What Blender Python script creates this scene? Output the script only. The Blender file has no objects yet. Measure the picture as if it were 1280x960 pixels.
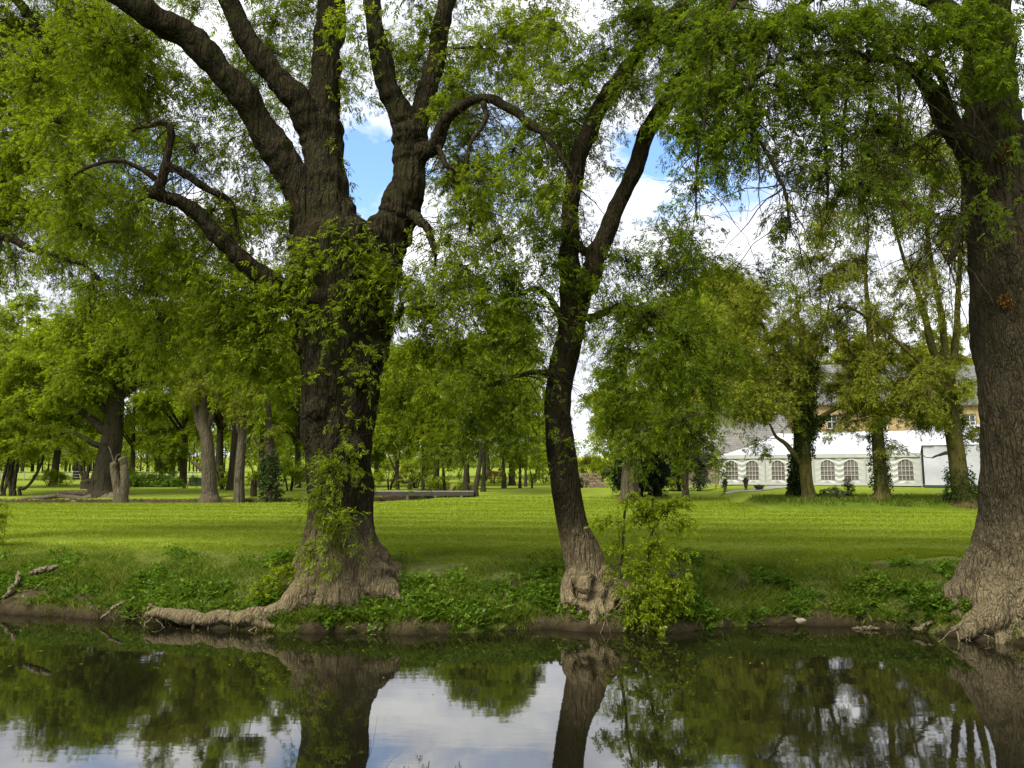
import bpy, bmesh, math, random
import numpy as np
from mathutils import Vector, Matrix, noise as mnoise

SC = bpy.context.scene
COL = SC.collection
RS = np.random.RandomState
R = math.radians

# ------------------------------------------------------------------ camera maths
F, PITCH, EYE = 960.0, R(6.65), 2.9
CP, SP = math.cos(PITCH), math.sin(PITCH)

def at(px, py, Y):
    """the world point that lies Y metres across the river in the direction of photo pixel (px,py)"""
    x, y = (px - 640) / F, (480 - py) / F
    dy, dz = CP - y * SP, SP + y * CP
    t = Y / dy
    return np.array([x * t, Y, EYE + dz * t])

def on_plane(px, py, z=0.0):
    x, y = (px - 640) / F, (480 - py) / F
    dy, dz = CP - y * SP, SP + y * CP
    t = (z - EYE) / dz
    return np.array([x * t, dy * t, z])

def mpp(Y):            # metres per photo pixel at distance Y
    return Y / F

# ------------------------------------------------------------------ object helpers
def tag(o, label=None, cat=None, group=None, kind=None):
    if label: o['label'] = label
    if cat: o['category'] = cat
    if group: o['group'] = group
    if kind: o['kind'] = kind
    return o

def empty(name, loc):
    o = bpy.data.objects.new(name, None)
    o.location = loc
    o.empty_display_size = 0.3
    COL.objects.link(o)
    return o

def mesh_np(name, V, faces, mat, parent=None, origin=None, var=None, smooth=False, pattr=None):
    """faces: list of (n,k) index arrays. Vertices in world space; origin is subtracted."""
    V = np.asarray(V, dtype=np.float64)
    if origin is not None: V = V - np.asarray(origin)
    me = bpy.data.meshes.new(name)
    me.vertices.add(len(V)); me.vertices.foreach_set('co', V.astype(np.float32).ravel())
    faces = [np.asarray(f, dtype=np.int32) for f in faces if len(f)]
    loops = np.concatenate([f.ravel() for f in faces])
    starts, s = [], 0
    for f in faces:
        n, k = f.shape
        starts.append(s + np.arange(n) * k); s += n * k
    starts = np.concatenate(starts).astype(np.int32)
    me.loops.add(len(loops)); me.loops.foreach_set('vertex_index', loops)
    me.polygons.add(len(starts)); me.polygons.foreach_set('loop_start', starts)
    if smooth: me.polygons.foreach_set('use_smooth', np.ones(len(starts), dtype=bool))
    me.update(calc_edges=True)
    if var is not None:
        a = me.attributes.new('var', 'FLOAT', 'FACE'); a.data.foreach_set('value', np.asarray(var, dtype=np.float32))
    for k, v in (pattr or {}).items():
        a = me.attributes.new(k, 'FLOAT', 'POINT'); a.data.foreach_set('value', np.asarray(v, dtype=np.float32))
    me.validate()
    me.materials.append(mat)
    o = bpy.data.objects.new(name, me)
    COL.objects.link(o)
    if parent is not None: o.parent = parent
    elif origin is not None: o.location = origin
    return o

class MB:
    """collects boxes, prisms and tubes in one bmesh"""
    def __init__(self): self.bm = bmesh.new()
    def face(self, pts):
        return self.bm.faces.new([self.bm.verts.new(p) for p in pts])
    def box(self, c, s, rz=0.0, bevel=0.0):
        g = bmesh.ops.create_cube(self.bm, size=1.0)['verts']
        m = Matrix.Translation(c) @ Matrix.Rotation(rz, 4, 'Z') @ Matrix.Diagonal((*s, 1))
        bmesh.ops.transform(self.bm, matrix=m, verts=g)
        if bevel:
            es = list({e for v in g for e in v.link_edges})
            bmesh.ops.bevel(self.bm, geom=es, offset=bevel, segments=1, affect='EDGES')
        return self
    def frame_box(self, o, ux, uy, uz, a, b):
        """box spanning local coordinates a..b in the frame (o; ux,uy,uz)"""
        o, ux, uy, uz = map(Vector, (o, ux, uy, uz))
        P = []
        for k in range(8):
            t = [(a, b)[(k >> i) & 1][i] for i in range(3)]
            P.append(self.bm.verts.new(o + ux * t[0] + uy * t[1] + uz * t[2]))
        for f in ((0, 2, 3, 1), (4, 5, 7, 6), (0, 1, 5, 4), (2, 6, 7, 3), (0, 4, 6, 2), (1, 3, 7, 5)):
            self.bm.faces.new([P[i] for i in f])
        return self
    def tube(self, pts, rad, k=8):
        V, Fq, Ft = tube_np(np.array(pts, float), np.array(rad, float), k)
        vs = [self.bm.verts.new(v) for v in V]
        for f in list(Fq) + list(Ft): self.bm.faces.new([vs[i] for i in f])
        return self
    def lathe(self, prof, c, k=16):
        rings = []
        for r, z in prof:
            rings.append([self.bm.verts.new((c[0] + r * math.cos(2 * math.pi * i / k), c[1] + r * math.sin(2 * math.pi * i / k), c[2] + z)) for i in range(k)])
        for a, b in zip(rings, rings[1:]):
            for i in range(k): self.bm.faces.new([a[i], a[(i + 1) % k], b[(i + 1) % k], b[i]])
        self.bm.faces.new(rings[0][::-1]); self.bm.faces.new(rings[-1])
        return self
    def build(self, name, mat, parent=None, smooth=False, base=None):
        bmesh.ops.recalc_face_normals(self.bm, faces=self.bm.faces[:])
        me = bpy.data.meshes.new(name); self.bm.to_mesh(me); self.bm.free()
        me.materials.append(mat)
        if smooth: me.polygons.foreach_set('use_smooth', np.ones(len(me.polygons), dtype=bool))
        o = bpy.data.objects.new(name, me); COL.objects.link(o)
        if parent is not None:
            o.parent = parent
            me.transform(Matrix.Translation(-Vector((base or parent).location)))
        return o

# ------------------------------------------------------------------ curve helpers
def norm(a):
    return a / np.maximum(np.linalg.norm(a, axis=-1, keepdims=True), 1e-9)

def spline(P, n_per=6):
    """Catmull-Rom through rows of P (any number of columns)"""
    P = np.asarray(P, float)
    if len(P) < 3: n = n_per * (len(P) - 1) + 1; t = np.linspace(0, 1, n)[:, None]; return P[0] * (1 - t) + P[-1] * t
    Q = np.vstack([2 * P[0] - P[1], P, 2 * P[-1] - P[-2]])
    out = []
    for i in range(1, len(Q) - 2):
        t = np.linspace(0, 1, n_per, endpoint=False)[:, None]
        a, b, c, d = Q[i - 1], Q[i], Q[i + 1], Q[i + 2]
        out.append(0.5 * (2 * b + (c - a) * t + (2 * a - 5 * b + 4 * c - d) * t ** 2 + (3 * b - a - 3 * c + d) * t ** 3))
    out.append(P[-1:]); return np.vstack(out)

def tube_np(P, r, k=8):
    n = len(P)
    T = norm(np.gradient(P, axis=0))
    u = np.cross(T[0], [0.3, 0.9, 0.1]); u /= max(np.linalg.norm(u), 1e-9)
    U = np.zeros_like(P)
    for i in range(n):
        u = u - T[i] * np.dot(u, T[i]); u /= max(np.linalg.norm(u), 1e-9); U[i] = u
    Wd = np.cross(T, U)
    a = np.arange(k) * 2 * math.pi / k
    V = P[:, None] + r[:, None, None] * (U[:, None] * np.cos(a)[None, :, None] + Wd[:, None] * np.sin(a)[None, :, None])
    V = V.reshape(-1, 3)
    i, j = np.meshgrid(np.arange(n - 1), np.arange(k), indexing='ij')
    q = np.stack([i * k + j, i * k + (j + 1) % k, (i + 1) * k + (j + 1) % k, (i + 1) * k + j], -1).reshape(-1, 4)
    V = np.vstack([V, P[0] - T[0] * r[0] * 0.3, P[-1] + T[-1] * r[-1] * 0.5])
    j = np.arange(k); b = n * k
    t = np.vstack([np.stack([np.full(k, b), (j + 1) % k, j], -1),
                   np.stack([np.full(k, b + 1), (n - 1) * k + j, (n - 1) * k + (j + 1) % k], -1)])
    return V, q, t

def batch_tubes(P, r, k=3):
    """P (B,n,3), r (B,n) -> thin open tubes in one go"""
    B, n, _ = P.shape
    T = norm(np.gradient(P, axis=1))
    ref = norm(np.cross(norm(P[:, -1] - P[:, 0]) + 1e-6, np.array([0.37, 0.81, 0.45])))[:, None]
    U = norm(ref - T * (ref * T).sum(-1, keepdims=True)); W = np.cross(T, U)
    a = np.arange(k) * 2 * math.pi / k
    V = P[:, :, None] + r[:, :, None, None] * (U[:, :, None] * np.cos(a)[:, None] + W[:, :, None] * np.sin(a)[:, None])
    V = V.reshape(-1, 3)
    b, i, j = np.meshgrid(np.arange(B) * n * k, np.arange(n - 1), np.arange(k), indexing='ij')
    q = np.stack([b + i * k + j, b + i * k + (j + 1) % k, b + (i + 1) * k + (j + 1) % k, b + (i + 1) * k + j], -1).reshape(-1, 4)
    return V, q

class Acc:
    """accumulates vertices and faces of one mesh"""
    def __init__(self): self.V, self.F, self.n, self.var = [], [], 0, []
    def add(self, V, *faces, var=None):
        for f in faces: self.F.append(np.asarray(f) + self.n)
        self.V.append(V); self.n += len(V)
        if var is not None: self.var.append(var)
    def build(self, name, mat, parent=None, origin=None, smooth=False):
        byk = {}
        for f in self.F: byk.setdefault(f.shape[1], []).append(f)
        return mesh_np(name, np.vstack(self.V), [np.vstack(v) for v in byk.values()], mat, parent, origin,
                       var=np.concatenate(self.var) if self.var else None, smooth=smooth)

# ------------------------------------------------------------------ leaves
def leaf_quads(b, d, w, L, W, droop=0.12):
    """diamond leaflets: base b, direction d, width direction w, length L, width W"""
    L = L[:, None]; W = W[:, None]
    up = np.cross(d, w)
    m = b + d * L * 0.42 + up * L * 0.04
    V = np.stack([b, m + w * W * 0.5, b + d * L - np.array([0, 0, 1.0]) * L * droop, m - w * W * 0.5], 1).reshape(-1, 3)
    return V, np.arange(len(b) * 4).reshape(-1, 4)

def compound(base, d, size, rs, pairs=3, slim=0.36, fill=0.40):
    """pinnate leaves: pairs of leaflets along a drooping rachis and one at its end"""
    N = len(base)
    d = norm(d)
    nrm = norm(np.array([0, 0, 1.0]) + rs.normal(0, 0.55, (N, 3)))
    side = norm(np.cross(nrm, d) + 1e-6)
    Vs, n, vs = [], 0, []
    var0 = rs.rand(N)
    Fs = []
    for p in range(pairs + 1):
        t = 0.30 + 0.62 * p / max(pairs, 1) if p < pairs else 0.80
        b = base + d * size[:, None] * t + np.array([0, 0, -1.0]) * size[:, None] * 0.16 * t * t
        for s in ((1, -1) if p < pairs else (0,)):
            fwd = 0.55 if s else 1.0
            ld = norm(d * fwd + side * s * 0.95 + np.array([0, 0, -0.25]) + rs.normal(0, 0.16, (N, 3)))
            wd = norm(np.cross(ld, norm(nrm + rs.normal(0, 0.25, (N, 3)))) + 1e-6)
            L = size * fill * rs.uniform(0.8, 1.15, N)
            V, f = leaf_quads(b, ld, wd, L, L * slim)
            Vs.append(V); Fs.append(f + n); n += len(V); vs.append(np.clip(var0 + rs.normal(0, 0.12, N), 0, 1))
    return np.vstack(Vs), np.vstack(Fs), np.concatenate(vs)

# ------------------------------------------------------------------ materials
def newmat(name):
    m = bpy.data.materials.new(name); m.use_nodes = True
    nt = m.node_tree; nt.nodes.clear()
    out = nt.nodes.new('ShaderNodeOutputMaterial')
    return m, nt, out

class N:
    """tiny node-graph helper"""
    def __init__(self, nt): self.nt = nt
    def __call__(self, typ, ins=None, **props):
        n = self.nt.nodes.new(typ)
        for k, v in props.items(): setattr(n, k, v)
        for k, v in (ins or {}).items():
            s = n.inputs[k]
            if isinstance(v, bpy.types.NodeSocket): self.nt.links.new(v, s)
            else: s.default_value = v
        return n
    def coords(self, scale, out='Object'):
        tc = self('ShaderNodeTexCoord')
        mp = self('ShaderNodeMapping', {'Vector': tc.outputs[out], 'Scale': scale})
        return mp.outputs[0]
    def noise(self, vec, scale=1.0, detail=4.0, rough=0.55, dist=0.0):
        return self('ShaderNodeTexNoise', {'Vector': vec, 'Scale': scale, 'Detail': detail, 'Roughness': rough, 'Distortion': dist}).outputs[0]
    def ramp(self, fac, stops):
        n = self('ShaderNodeValToRGB', {'Fac': fac}); cr = n.color_ramp
        while len(cr.elements) < len(stops): cr.elements.new(0.5)
        for e, (p, c) in zip(cr.elements, stops):
            e.position = p; e.color = (*c, 1) if len(c) == 3 else c
        return n.outputs[0]
    def mix(self, fac, a, b, mode='MIX'):
        n = self('ShaderNodeMix', data_type='RGBA', blend_type=mode)
        for s, v in ((n.inputs[0], fac), (n.inputs[6], a), (n.inputs[7], b)):
            if isinstance(v, bpy.types.NodeSocket): self.nt.links.new(v, s)
            elif isinstance(v, (int, float)): s.default_value = v
            else: s.default_value = (*v, 1)
        return n.outputs[2]
    def math(self, op, a, b=0.0, c=0.0, clamp=False):
        n = self('ShaderNodeMath', operation=op, use_clamp=clamp)
        for s, v in zip(n.inputs, (a, b, c)):
            if isinstance(v, bpy.types.NodeSocket): self.nt.links.new(v, s)
            else: s.default_value = v
        return n.outputs[0]
    def maprange(self, v, a, b, c=0.0, d=1.0):
        return self('ShaderNodeMapRange', {'Value': v, 'From Min': a, 'From Max': b, 'To Min': c, 'To Max': d}).outputs[0]
    def attr(self, name):
        return self('ShaderNodeAttribute', attribute_name=name).outputs['Fac']

def leaf_mat(name, dark, mid, light, trans=(0.16, 0.30, 0.02), tfac=0.42):
    m, nt, out = newmat(name); n = N(nt)
    c = n.ramp(n.attr('var'), [(0.0, dark), (0.55, mid), (1.0, light)])
    tc = n.mix(0.55, trans, c)
    tc = n.mix(n.attr('var'), n.mix(0.25, tc, dark), tc)
    d = n('ShaderNodeBsdfDiffuse', {'Color': c})
    t = n('ShaderNodeBsdfTranslucent', {'Color': tc})
    g = n('ShaderNodeBsdfGlossy', {'Color': (1, 1, 1, 1), 'Roughness': 0.42})
    a = n('ShaderNodeMixShader', {0: tfac, 1: d.outputs[0], 2: t.outputs[0]})
    b = n('ShaderNodeMixShader', {0: 0.006, 1: a.outputs[0], 2: g.outputs[0]})
    nt.links.new(b.outputs[0], out.inputs[0]); return m

LEAF = {
    'ash': leaf_mat('ash_leaf', (0.064, 0.095, 0.005), (0.130, 0.185, 0.007), (0.215, 0.275, 0.010), (0.44, 0.57, 0.010), 0.52),
    'ash_dark': leaf_mat('ash_leaf_dark', (0.042, 0.070, 0.005), (0.084, 0.132, 0.006), (0.148, 0.198, 0.009), (0.28, 0.41, 0.008), 0.48),
    'fresh': leaf_mat('fresh_leaf', (0.090, 0.130, 0.006), (0.165, 0.220, 0.008), (0.235, 0.295, 0.012), (0.47, 0.59, 0.010), 0.52),
    'olive': leaf_mat('olive_leaf', (0.105, 0.130, 0.009), (0.185, 0.215, 0.014), (0.260, 0.280, 0.024), (0.46, 0.52, 0.02), 0.48),
    'ivy': leaf_mat('ivy_leaf', (0.014, 0.028, 0.005), (0.028, 0.050, 0.008), (0.055, 0.085, 0.013), (0.07, 0.12, 0.008), 0.22),
    'evergreen': leaf_mat('evergreen_leaf', (0.012, 0.022, 0.010), (0.024, 0.040, 0.017), (0.060, 0.082, 0.042), (0.05, 0.09, 0.015), 0.15),
    'weed': leaf_mat('weed_leaf', (0.034, 0.070, 0.006), (0.070, 0.132, 0.009), (0.130, 0.205, 0.016), (0.19, 0.32, 0.012), 0.36),
    'grey': leaf_mat('grey_leaf', (0.060, 0.085, 0.045), (0.110, 0.140, 0.075), (0.180, 0.200, 0.120), (0.16, 0.20, 0.08), 0.3),
    'grass': leaf_mat('grass_blade', (0.090, 0.130, 0.006), (0.165, 0.225, 0.008), (0.260, 0.310, 0.030), (0.38, 0.48, 0.010), 0.42),
    'grass_dark': leaf_mat('long_grass_blade', (0.048, 0.080, 0.006), (0.105, 0.155, 0.009), (0.230, 0.250, 0.050), (0.22, 0.36, 0.012), 0.40),
    'far': leaf_mat('far_leaf', (0.085, 0.125, 0.010), (0.150, 0.200, 0.014), (0.210, 0.265, 0.022), (0.42, 0.53, 0.015), 0.48),
}

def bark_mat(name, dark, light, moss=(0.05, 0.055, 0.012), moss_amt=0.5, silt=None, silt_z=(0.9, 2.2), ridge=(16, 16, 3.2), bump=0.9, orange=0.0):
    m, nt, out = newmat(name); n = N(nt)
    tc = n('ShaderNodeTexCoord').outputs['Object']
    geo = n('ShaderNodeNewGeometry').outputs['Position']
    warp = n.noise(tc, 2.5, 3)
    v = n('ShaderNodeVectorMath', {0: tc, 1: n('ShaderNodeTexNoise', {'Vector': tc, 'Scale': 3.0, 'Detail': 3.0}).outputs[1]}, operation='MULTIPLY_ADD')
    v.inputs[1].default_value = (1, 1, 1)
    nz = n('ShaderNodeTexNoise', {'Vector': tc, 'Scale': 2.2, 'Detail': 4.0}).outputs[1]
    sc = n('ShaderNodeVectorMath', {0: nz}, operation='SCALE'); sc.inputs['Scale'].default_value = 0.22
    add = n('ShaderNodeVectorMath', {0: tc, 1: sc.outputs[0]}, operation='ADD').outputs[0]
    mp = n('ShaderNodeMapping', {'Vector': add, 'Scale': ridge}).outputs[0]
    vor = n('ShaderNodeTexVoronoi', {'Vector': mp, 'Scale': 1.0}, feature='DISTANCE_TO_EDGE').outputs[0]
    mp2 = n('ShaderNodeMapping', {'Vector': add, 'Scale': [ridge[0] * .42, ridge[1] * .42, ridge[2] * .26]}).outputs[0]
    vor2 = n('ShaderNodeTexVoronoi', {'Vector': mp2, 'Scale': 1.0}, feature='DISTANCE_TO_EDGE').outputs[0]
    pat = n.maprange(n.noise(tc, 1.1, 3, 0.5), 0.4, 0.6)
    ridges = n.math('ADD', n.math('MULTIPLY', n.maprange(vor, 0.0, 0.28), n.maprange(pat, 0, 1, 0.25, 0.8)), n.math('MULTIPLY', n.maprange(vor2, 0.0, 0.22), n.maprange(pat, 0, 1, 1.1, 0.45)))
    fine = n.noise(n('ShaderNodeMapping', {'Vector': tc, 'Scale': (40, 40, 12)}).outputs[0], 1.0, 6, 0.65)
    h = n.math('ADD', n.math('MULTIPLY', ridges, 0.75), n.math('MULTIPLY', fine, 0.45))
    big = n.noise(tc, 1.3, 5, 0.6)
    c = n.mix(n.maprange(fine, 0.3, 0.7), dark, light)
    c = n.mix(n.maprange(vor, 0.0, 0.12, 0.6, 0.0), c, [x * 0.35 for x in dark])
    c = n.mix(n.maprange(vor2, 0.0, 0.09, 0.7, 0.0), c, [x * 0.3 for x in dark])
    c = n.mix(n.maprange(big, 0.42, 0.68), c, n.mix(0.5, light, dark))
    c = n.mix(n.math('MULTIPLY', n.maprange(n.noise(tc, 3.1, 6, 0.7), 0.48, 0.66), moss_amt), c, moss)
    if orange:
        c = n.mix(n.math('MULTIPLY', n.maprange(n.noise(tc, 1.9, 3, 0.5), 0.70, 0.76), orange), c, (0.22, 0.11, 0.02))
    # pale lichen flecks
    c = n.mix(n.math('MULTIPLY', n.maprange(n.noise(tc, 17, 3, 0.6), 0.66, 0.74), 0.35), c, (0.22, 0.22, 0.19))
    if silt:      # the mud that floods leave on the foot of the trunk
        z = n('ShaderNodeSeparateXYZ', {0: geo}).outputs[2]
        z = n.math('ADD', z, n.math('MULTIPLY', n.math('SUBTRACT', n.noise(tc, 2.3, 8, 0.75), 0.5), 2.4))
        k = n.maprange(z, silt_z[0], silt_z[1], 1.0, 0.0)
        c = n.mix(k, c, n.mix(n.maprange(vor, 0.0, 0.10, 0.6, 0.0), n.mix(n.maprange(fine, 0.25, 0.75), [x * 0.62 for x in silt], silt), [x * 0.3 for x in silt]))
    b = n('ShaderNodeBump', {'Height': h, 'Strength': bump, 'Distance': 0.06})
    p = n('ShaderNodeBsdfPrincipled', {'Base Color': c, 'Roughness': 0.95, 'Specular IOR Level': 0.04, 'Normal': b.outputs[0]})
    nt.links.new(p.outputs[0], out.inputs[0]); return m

BARK = {
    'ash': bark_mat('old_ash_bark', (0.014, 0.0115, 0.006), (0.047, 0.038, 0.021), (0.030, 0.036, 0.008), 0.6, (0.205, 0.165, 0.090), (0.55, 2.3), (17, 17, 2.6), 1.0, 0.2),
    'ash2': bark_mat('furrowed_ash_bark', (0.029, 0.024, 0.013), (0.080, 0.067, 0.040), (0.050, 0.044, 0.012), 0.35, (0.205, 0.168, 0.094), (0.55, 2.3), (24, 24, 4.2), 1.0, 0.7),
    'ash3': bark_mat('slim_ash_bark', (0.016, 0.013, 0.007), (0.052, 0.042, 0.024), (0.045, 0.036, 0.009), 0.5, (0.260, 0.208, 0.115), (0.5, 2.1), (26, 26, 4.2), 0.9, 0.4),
    'mid': bark_mat('mid_bark', (0.026, 0.022, 0.013), (0.085, 0.072, 0.045), (0.06, 0.06, 0.015), 0.4, None, ridge=(9, 9, 1.6)),
    'pale': bark_mat('pale_bark', (0.055, 0.046, 0.028), (0.160, 0.135, 0.086), (0.09, 0.08, 0.03), 0.35, None, ridge=(8, 8, 1.4)),
    'mossy': bark_mat('mossy_bark', (0.060, 0.052, 0.018), (0.130, 0.108, 0.040), (0.095, 0.10, 0.016), 0.8, None, ridge=(9, 9, 1.8)),
    'root': bark_mat('root_bark', (0.110, 0.090, 0.052), (0.255, 0.212, 0.130), (0.10, 0.09, 0.03), 0.2, None, ridge=(14, 14, 14), bump=0.8),
    'twig': bark_mat('twig_bark', (0.016, 0.012, 0.007), (0.045, 0.035, 0.020), (0.04, 0.038, 0.010), 0.4, None, bump=0.3),
}

def flat_mat(name, a, b=None, scale=6.0, rough=0.8, bump=0.0, spec=0.3, metal=0.0, stretch=(1, 1, 1)):
    m, nt, out = newmat(name); n = N(nt)
    vec = n.coords(stretch)
    f = n.noise(vec, scale, 6, 0.6)
    c = n.mix(n.maprange(f, 0.3, 0.7), a, b or a)
    ins = {'Base Color': c, 'Roughness': rough, 'Specular IOR Level': spec, 'Metallic': metal}
    if bump: ins['Normal'] = n('ShaderNodeBump', {'Height': n.noise(vec, scale * 4, 6, 0.65), 'Strength': bump, 'Distance': 0.03}).outputs[0]
    p = n('ShaderNodeBsdfPrincipled', ins)
    nt.links.new(p.outputs[0], out.inputs[0]); return m

# ------------------------------------------------------------------ terrain
_wpx = [(-1500, 756), (-500, 760), (0, 766), (90, 772), (150, 776), (250, 783), (350, 791), (430, 790), (500, 793), (600, 790), (700, 786), (760, 790),
        (830, 792), (920, 783), (1000, 781), (1080, 784), (1150, 790), (1220, 800), (1280, 806), (1700, 812), (2600, 800)]
_wp = np.array([on_plane(*p)[:2] for p in _wpx])
def waterline(x): return np.interp(x, _wp[:, 0], _wp[:, 1])

_DX = np.array([-9, -6, -1.2, -0.2, 0.0, 0.05, 0.6, 1.3, 2.2, 3.2, 4.6, 7, 30])
_DZ = np.array([-1.1, -0.95, -0.6, -0.28, 0.0, 0.13, 0.40, 0.68, 0.90, 1.03, 1.09, 1.12, 1.14])
_chan = np.array([(-300, 56), (-120, 52), (-60, 50), (-25, 49.4), (-14, 49.6), (-9.5, 50.4), (-6.2, 53.5), (-5.2, 58), (-5.5, 72), (-9, 90), (-20, 125)], float)
_chs = spline(_chan, 12)
def chan_dist(x, y):
    shp = np.shape(x); p = np.stack([np.ravel(x), np.ravel(y)], 1)
    best = np.full(len(p), 1e9)
    for a, b in zip(_chs[:-1], _chs[1:]):
        ab = b - a; t = np.clip(((p - a) @ ab) / (ab @ ab), 0, 1)
        best = np.minimum(best, np.linalg.norm(p - (a + t[:, None] * ab), axis=1))
    return best.reshape(shp)

def sm(v, a, b):
    t = np.clip((v - a) / (b - a), 0, 1); return t * t * (3 - 2 * t)

def wob(x, y):
    return (np.sin(x * 1.7 + 0.6 * y) * np.sin(y * 1.3 - 0.4 * x + 1.1) + 0.6 * np.sin(x * 3.9 + 1.7) * np.sin(y * 4.3 + x) + 0.35 * np.sin(x * 8.1 - y * 2.2) * np.sin(y * 7.7 + 0.5))

def H(x, y):
    x = np.asarray(x, float); y = np.asarray(y, float)
    d = y - waterline(x) + 0.10 * wob(x * 1.3, y * 0.0 + 3) * np.exp(-((y - waterline(x)) / 1.2) ** 2)
    z = np.interp(d, _DX, _DZ)
    z = z + 0.035 * wob(x, y) * sm(d, 0.25, 1.5) * (1 - 0.75 * sm(d, 4.5, 8))
    # near bank under the photographer
    nb = np.interp(y, [-50, 0.6, 1.6, 2.6, 4.5], [1.25, 1.2, 0.9, 0.0, -0.9])
    z = np.where(y < 5.0, np.maximum(nb, -0.95), z)
    # land beyond
    z = z + 0.50 * sm(y, 46, 60) + 1.6 * sm(y, 80, 200) + 8.5 * sm(y, 190, 430) + 5 * sm(y, 400, 800)
    z = z + 0.33 * sm(x - 0.12 * (y - 39), 12.2, 14.0) * sm(y, 37.6, 39.6) * (1 - 0.6 * sm(y, 46, 60))
    z = z + 0.18 * sm(x, 14, 20) * sm(y, 45, 52)
    c = chan_dist(x, y)
    f = sm(c, 1.1, 2.35)
    z = np.where((y > 40) & (c < 3), z * f + (-0.35) * (1 - f), z)
    return z

PATCHES = ((935, 735, .55, .8, .35, .9), (1000, 752, .45, .9, .3, .8), (1090, 715, .8, .7, .3, .7), (870, 700, .95, 1.2, .25, .55), (1010, 700, .98, 1.4, .2, .6), (600, 740, .6, .9, .25, .6), (270, 745, .5, .6, .25, .6), (560, 712, .9, .8, .25, .55), (105, 722, 0.75, 0.45, 0.35, .9), (140, 735, 0.6, 0.5, 0.3, .8), (20, 735, 0.5, 0.8, 0.9, 1.3), (195, 765, 0.3, 0.5, .3, .8), (650, 724, .75, 1.3, .3, .7), (230, 700, 0.95, 0.9, .25, .5), (900, 722, 0.75, 1.0, .3, .6), (1060, 730, 0.6, 0.9, .35, .75),
               (1120, 760, 0.4, 0.7, 0.5, .9), (480, 772, 0.3, 1.2, .35, .7), (790, 765, 0.35, 1.0, 0.5, 0.9), (560, 765, .3, .8, .3, .5))
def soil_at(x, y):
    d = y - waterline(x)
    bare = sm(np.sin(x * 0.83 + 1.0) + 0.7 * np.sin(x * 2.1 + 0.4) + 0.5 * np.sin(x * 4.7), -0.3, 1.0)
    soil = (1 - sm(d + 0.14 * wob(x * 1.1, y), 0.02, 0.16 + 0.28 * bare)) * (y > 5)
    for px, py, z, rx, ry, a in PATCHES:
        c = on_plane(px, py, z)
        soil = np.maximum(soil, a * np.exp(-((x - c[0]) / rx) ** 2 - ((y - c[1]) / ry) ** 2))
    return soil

def h1(x, y): return float(H(np.array([x]), np.array([y]))[0])
def ground(px, Y):
    x = (px - 640) / F * Y * 1.0
    for _ in range(3):
        z = h1(x, Y); # refine x for the true view depth
        t = Y * CP + (z - EYE) * SP
        x = (px - 640) / F * t
    return np.array([x, Y, h1(x, Y)])

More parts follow.
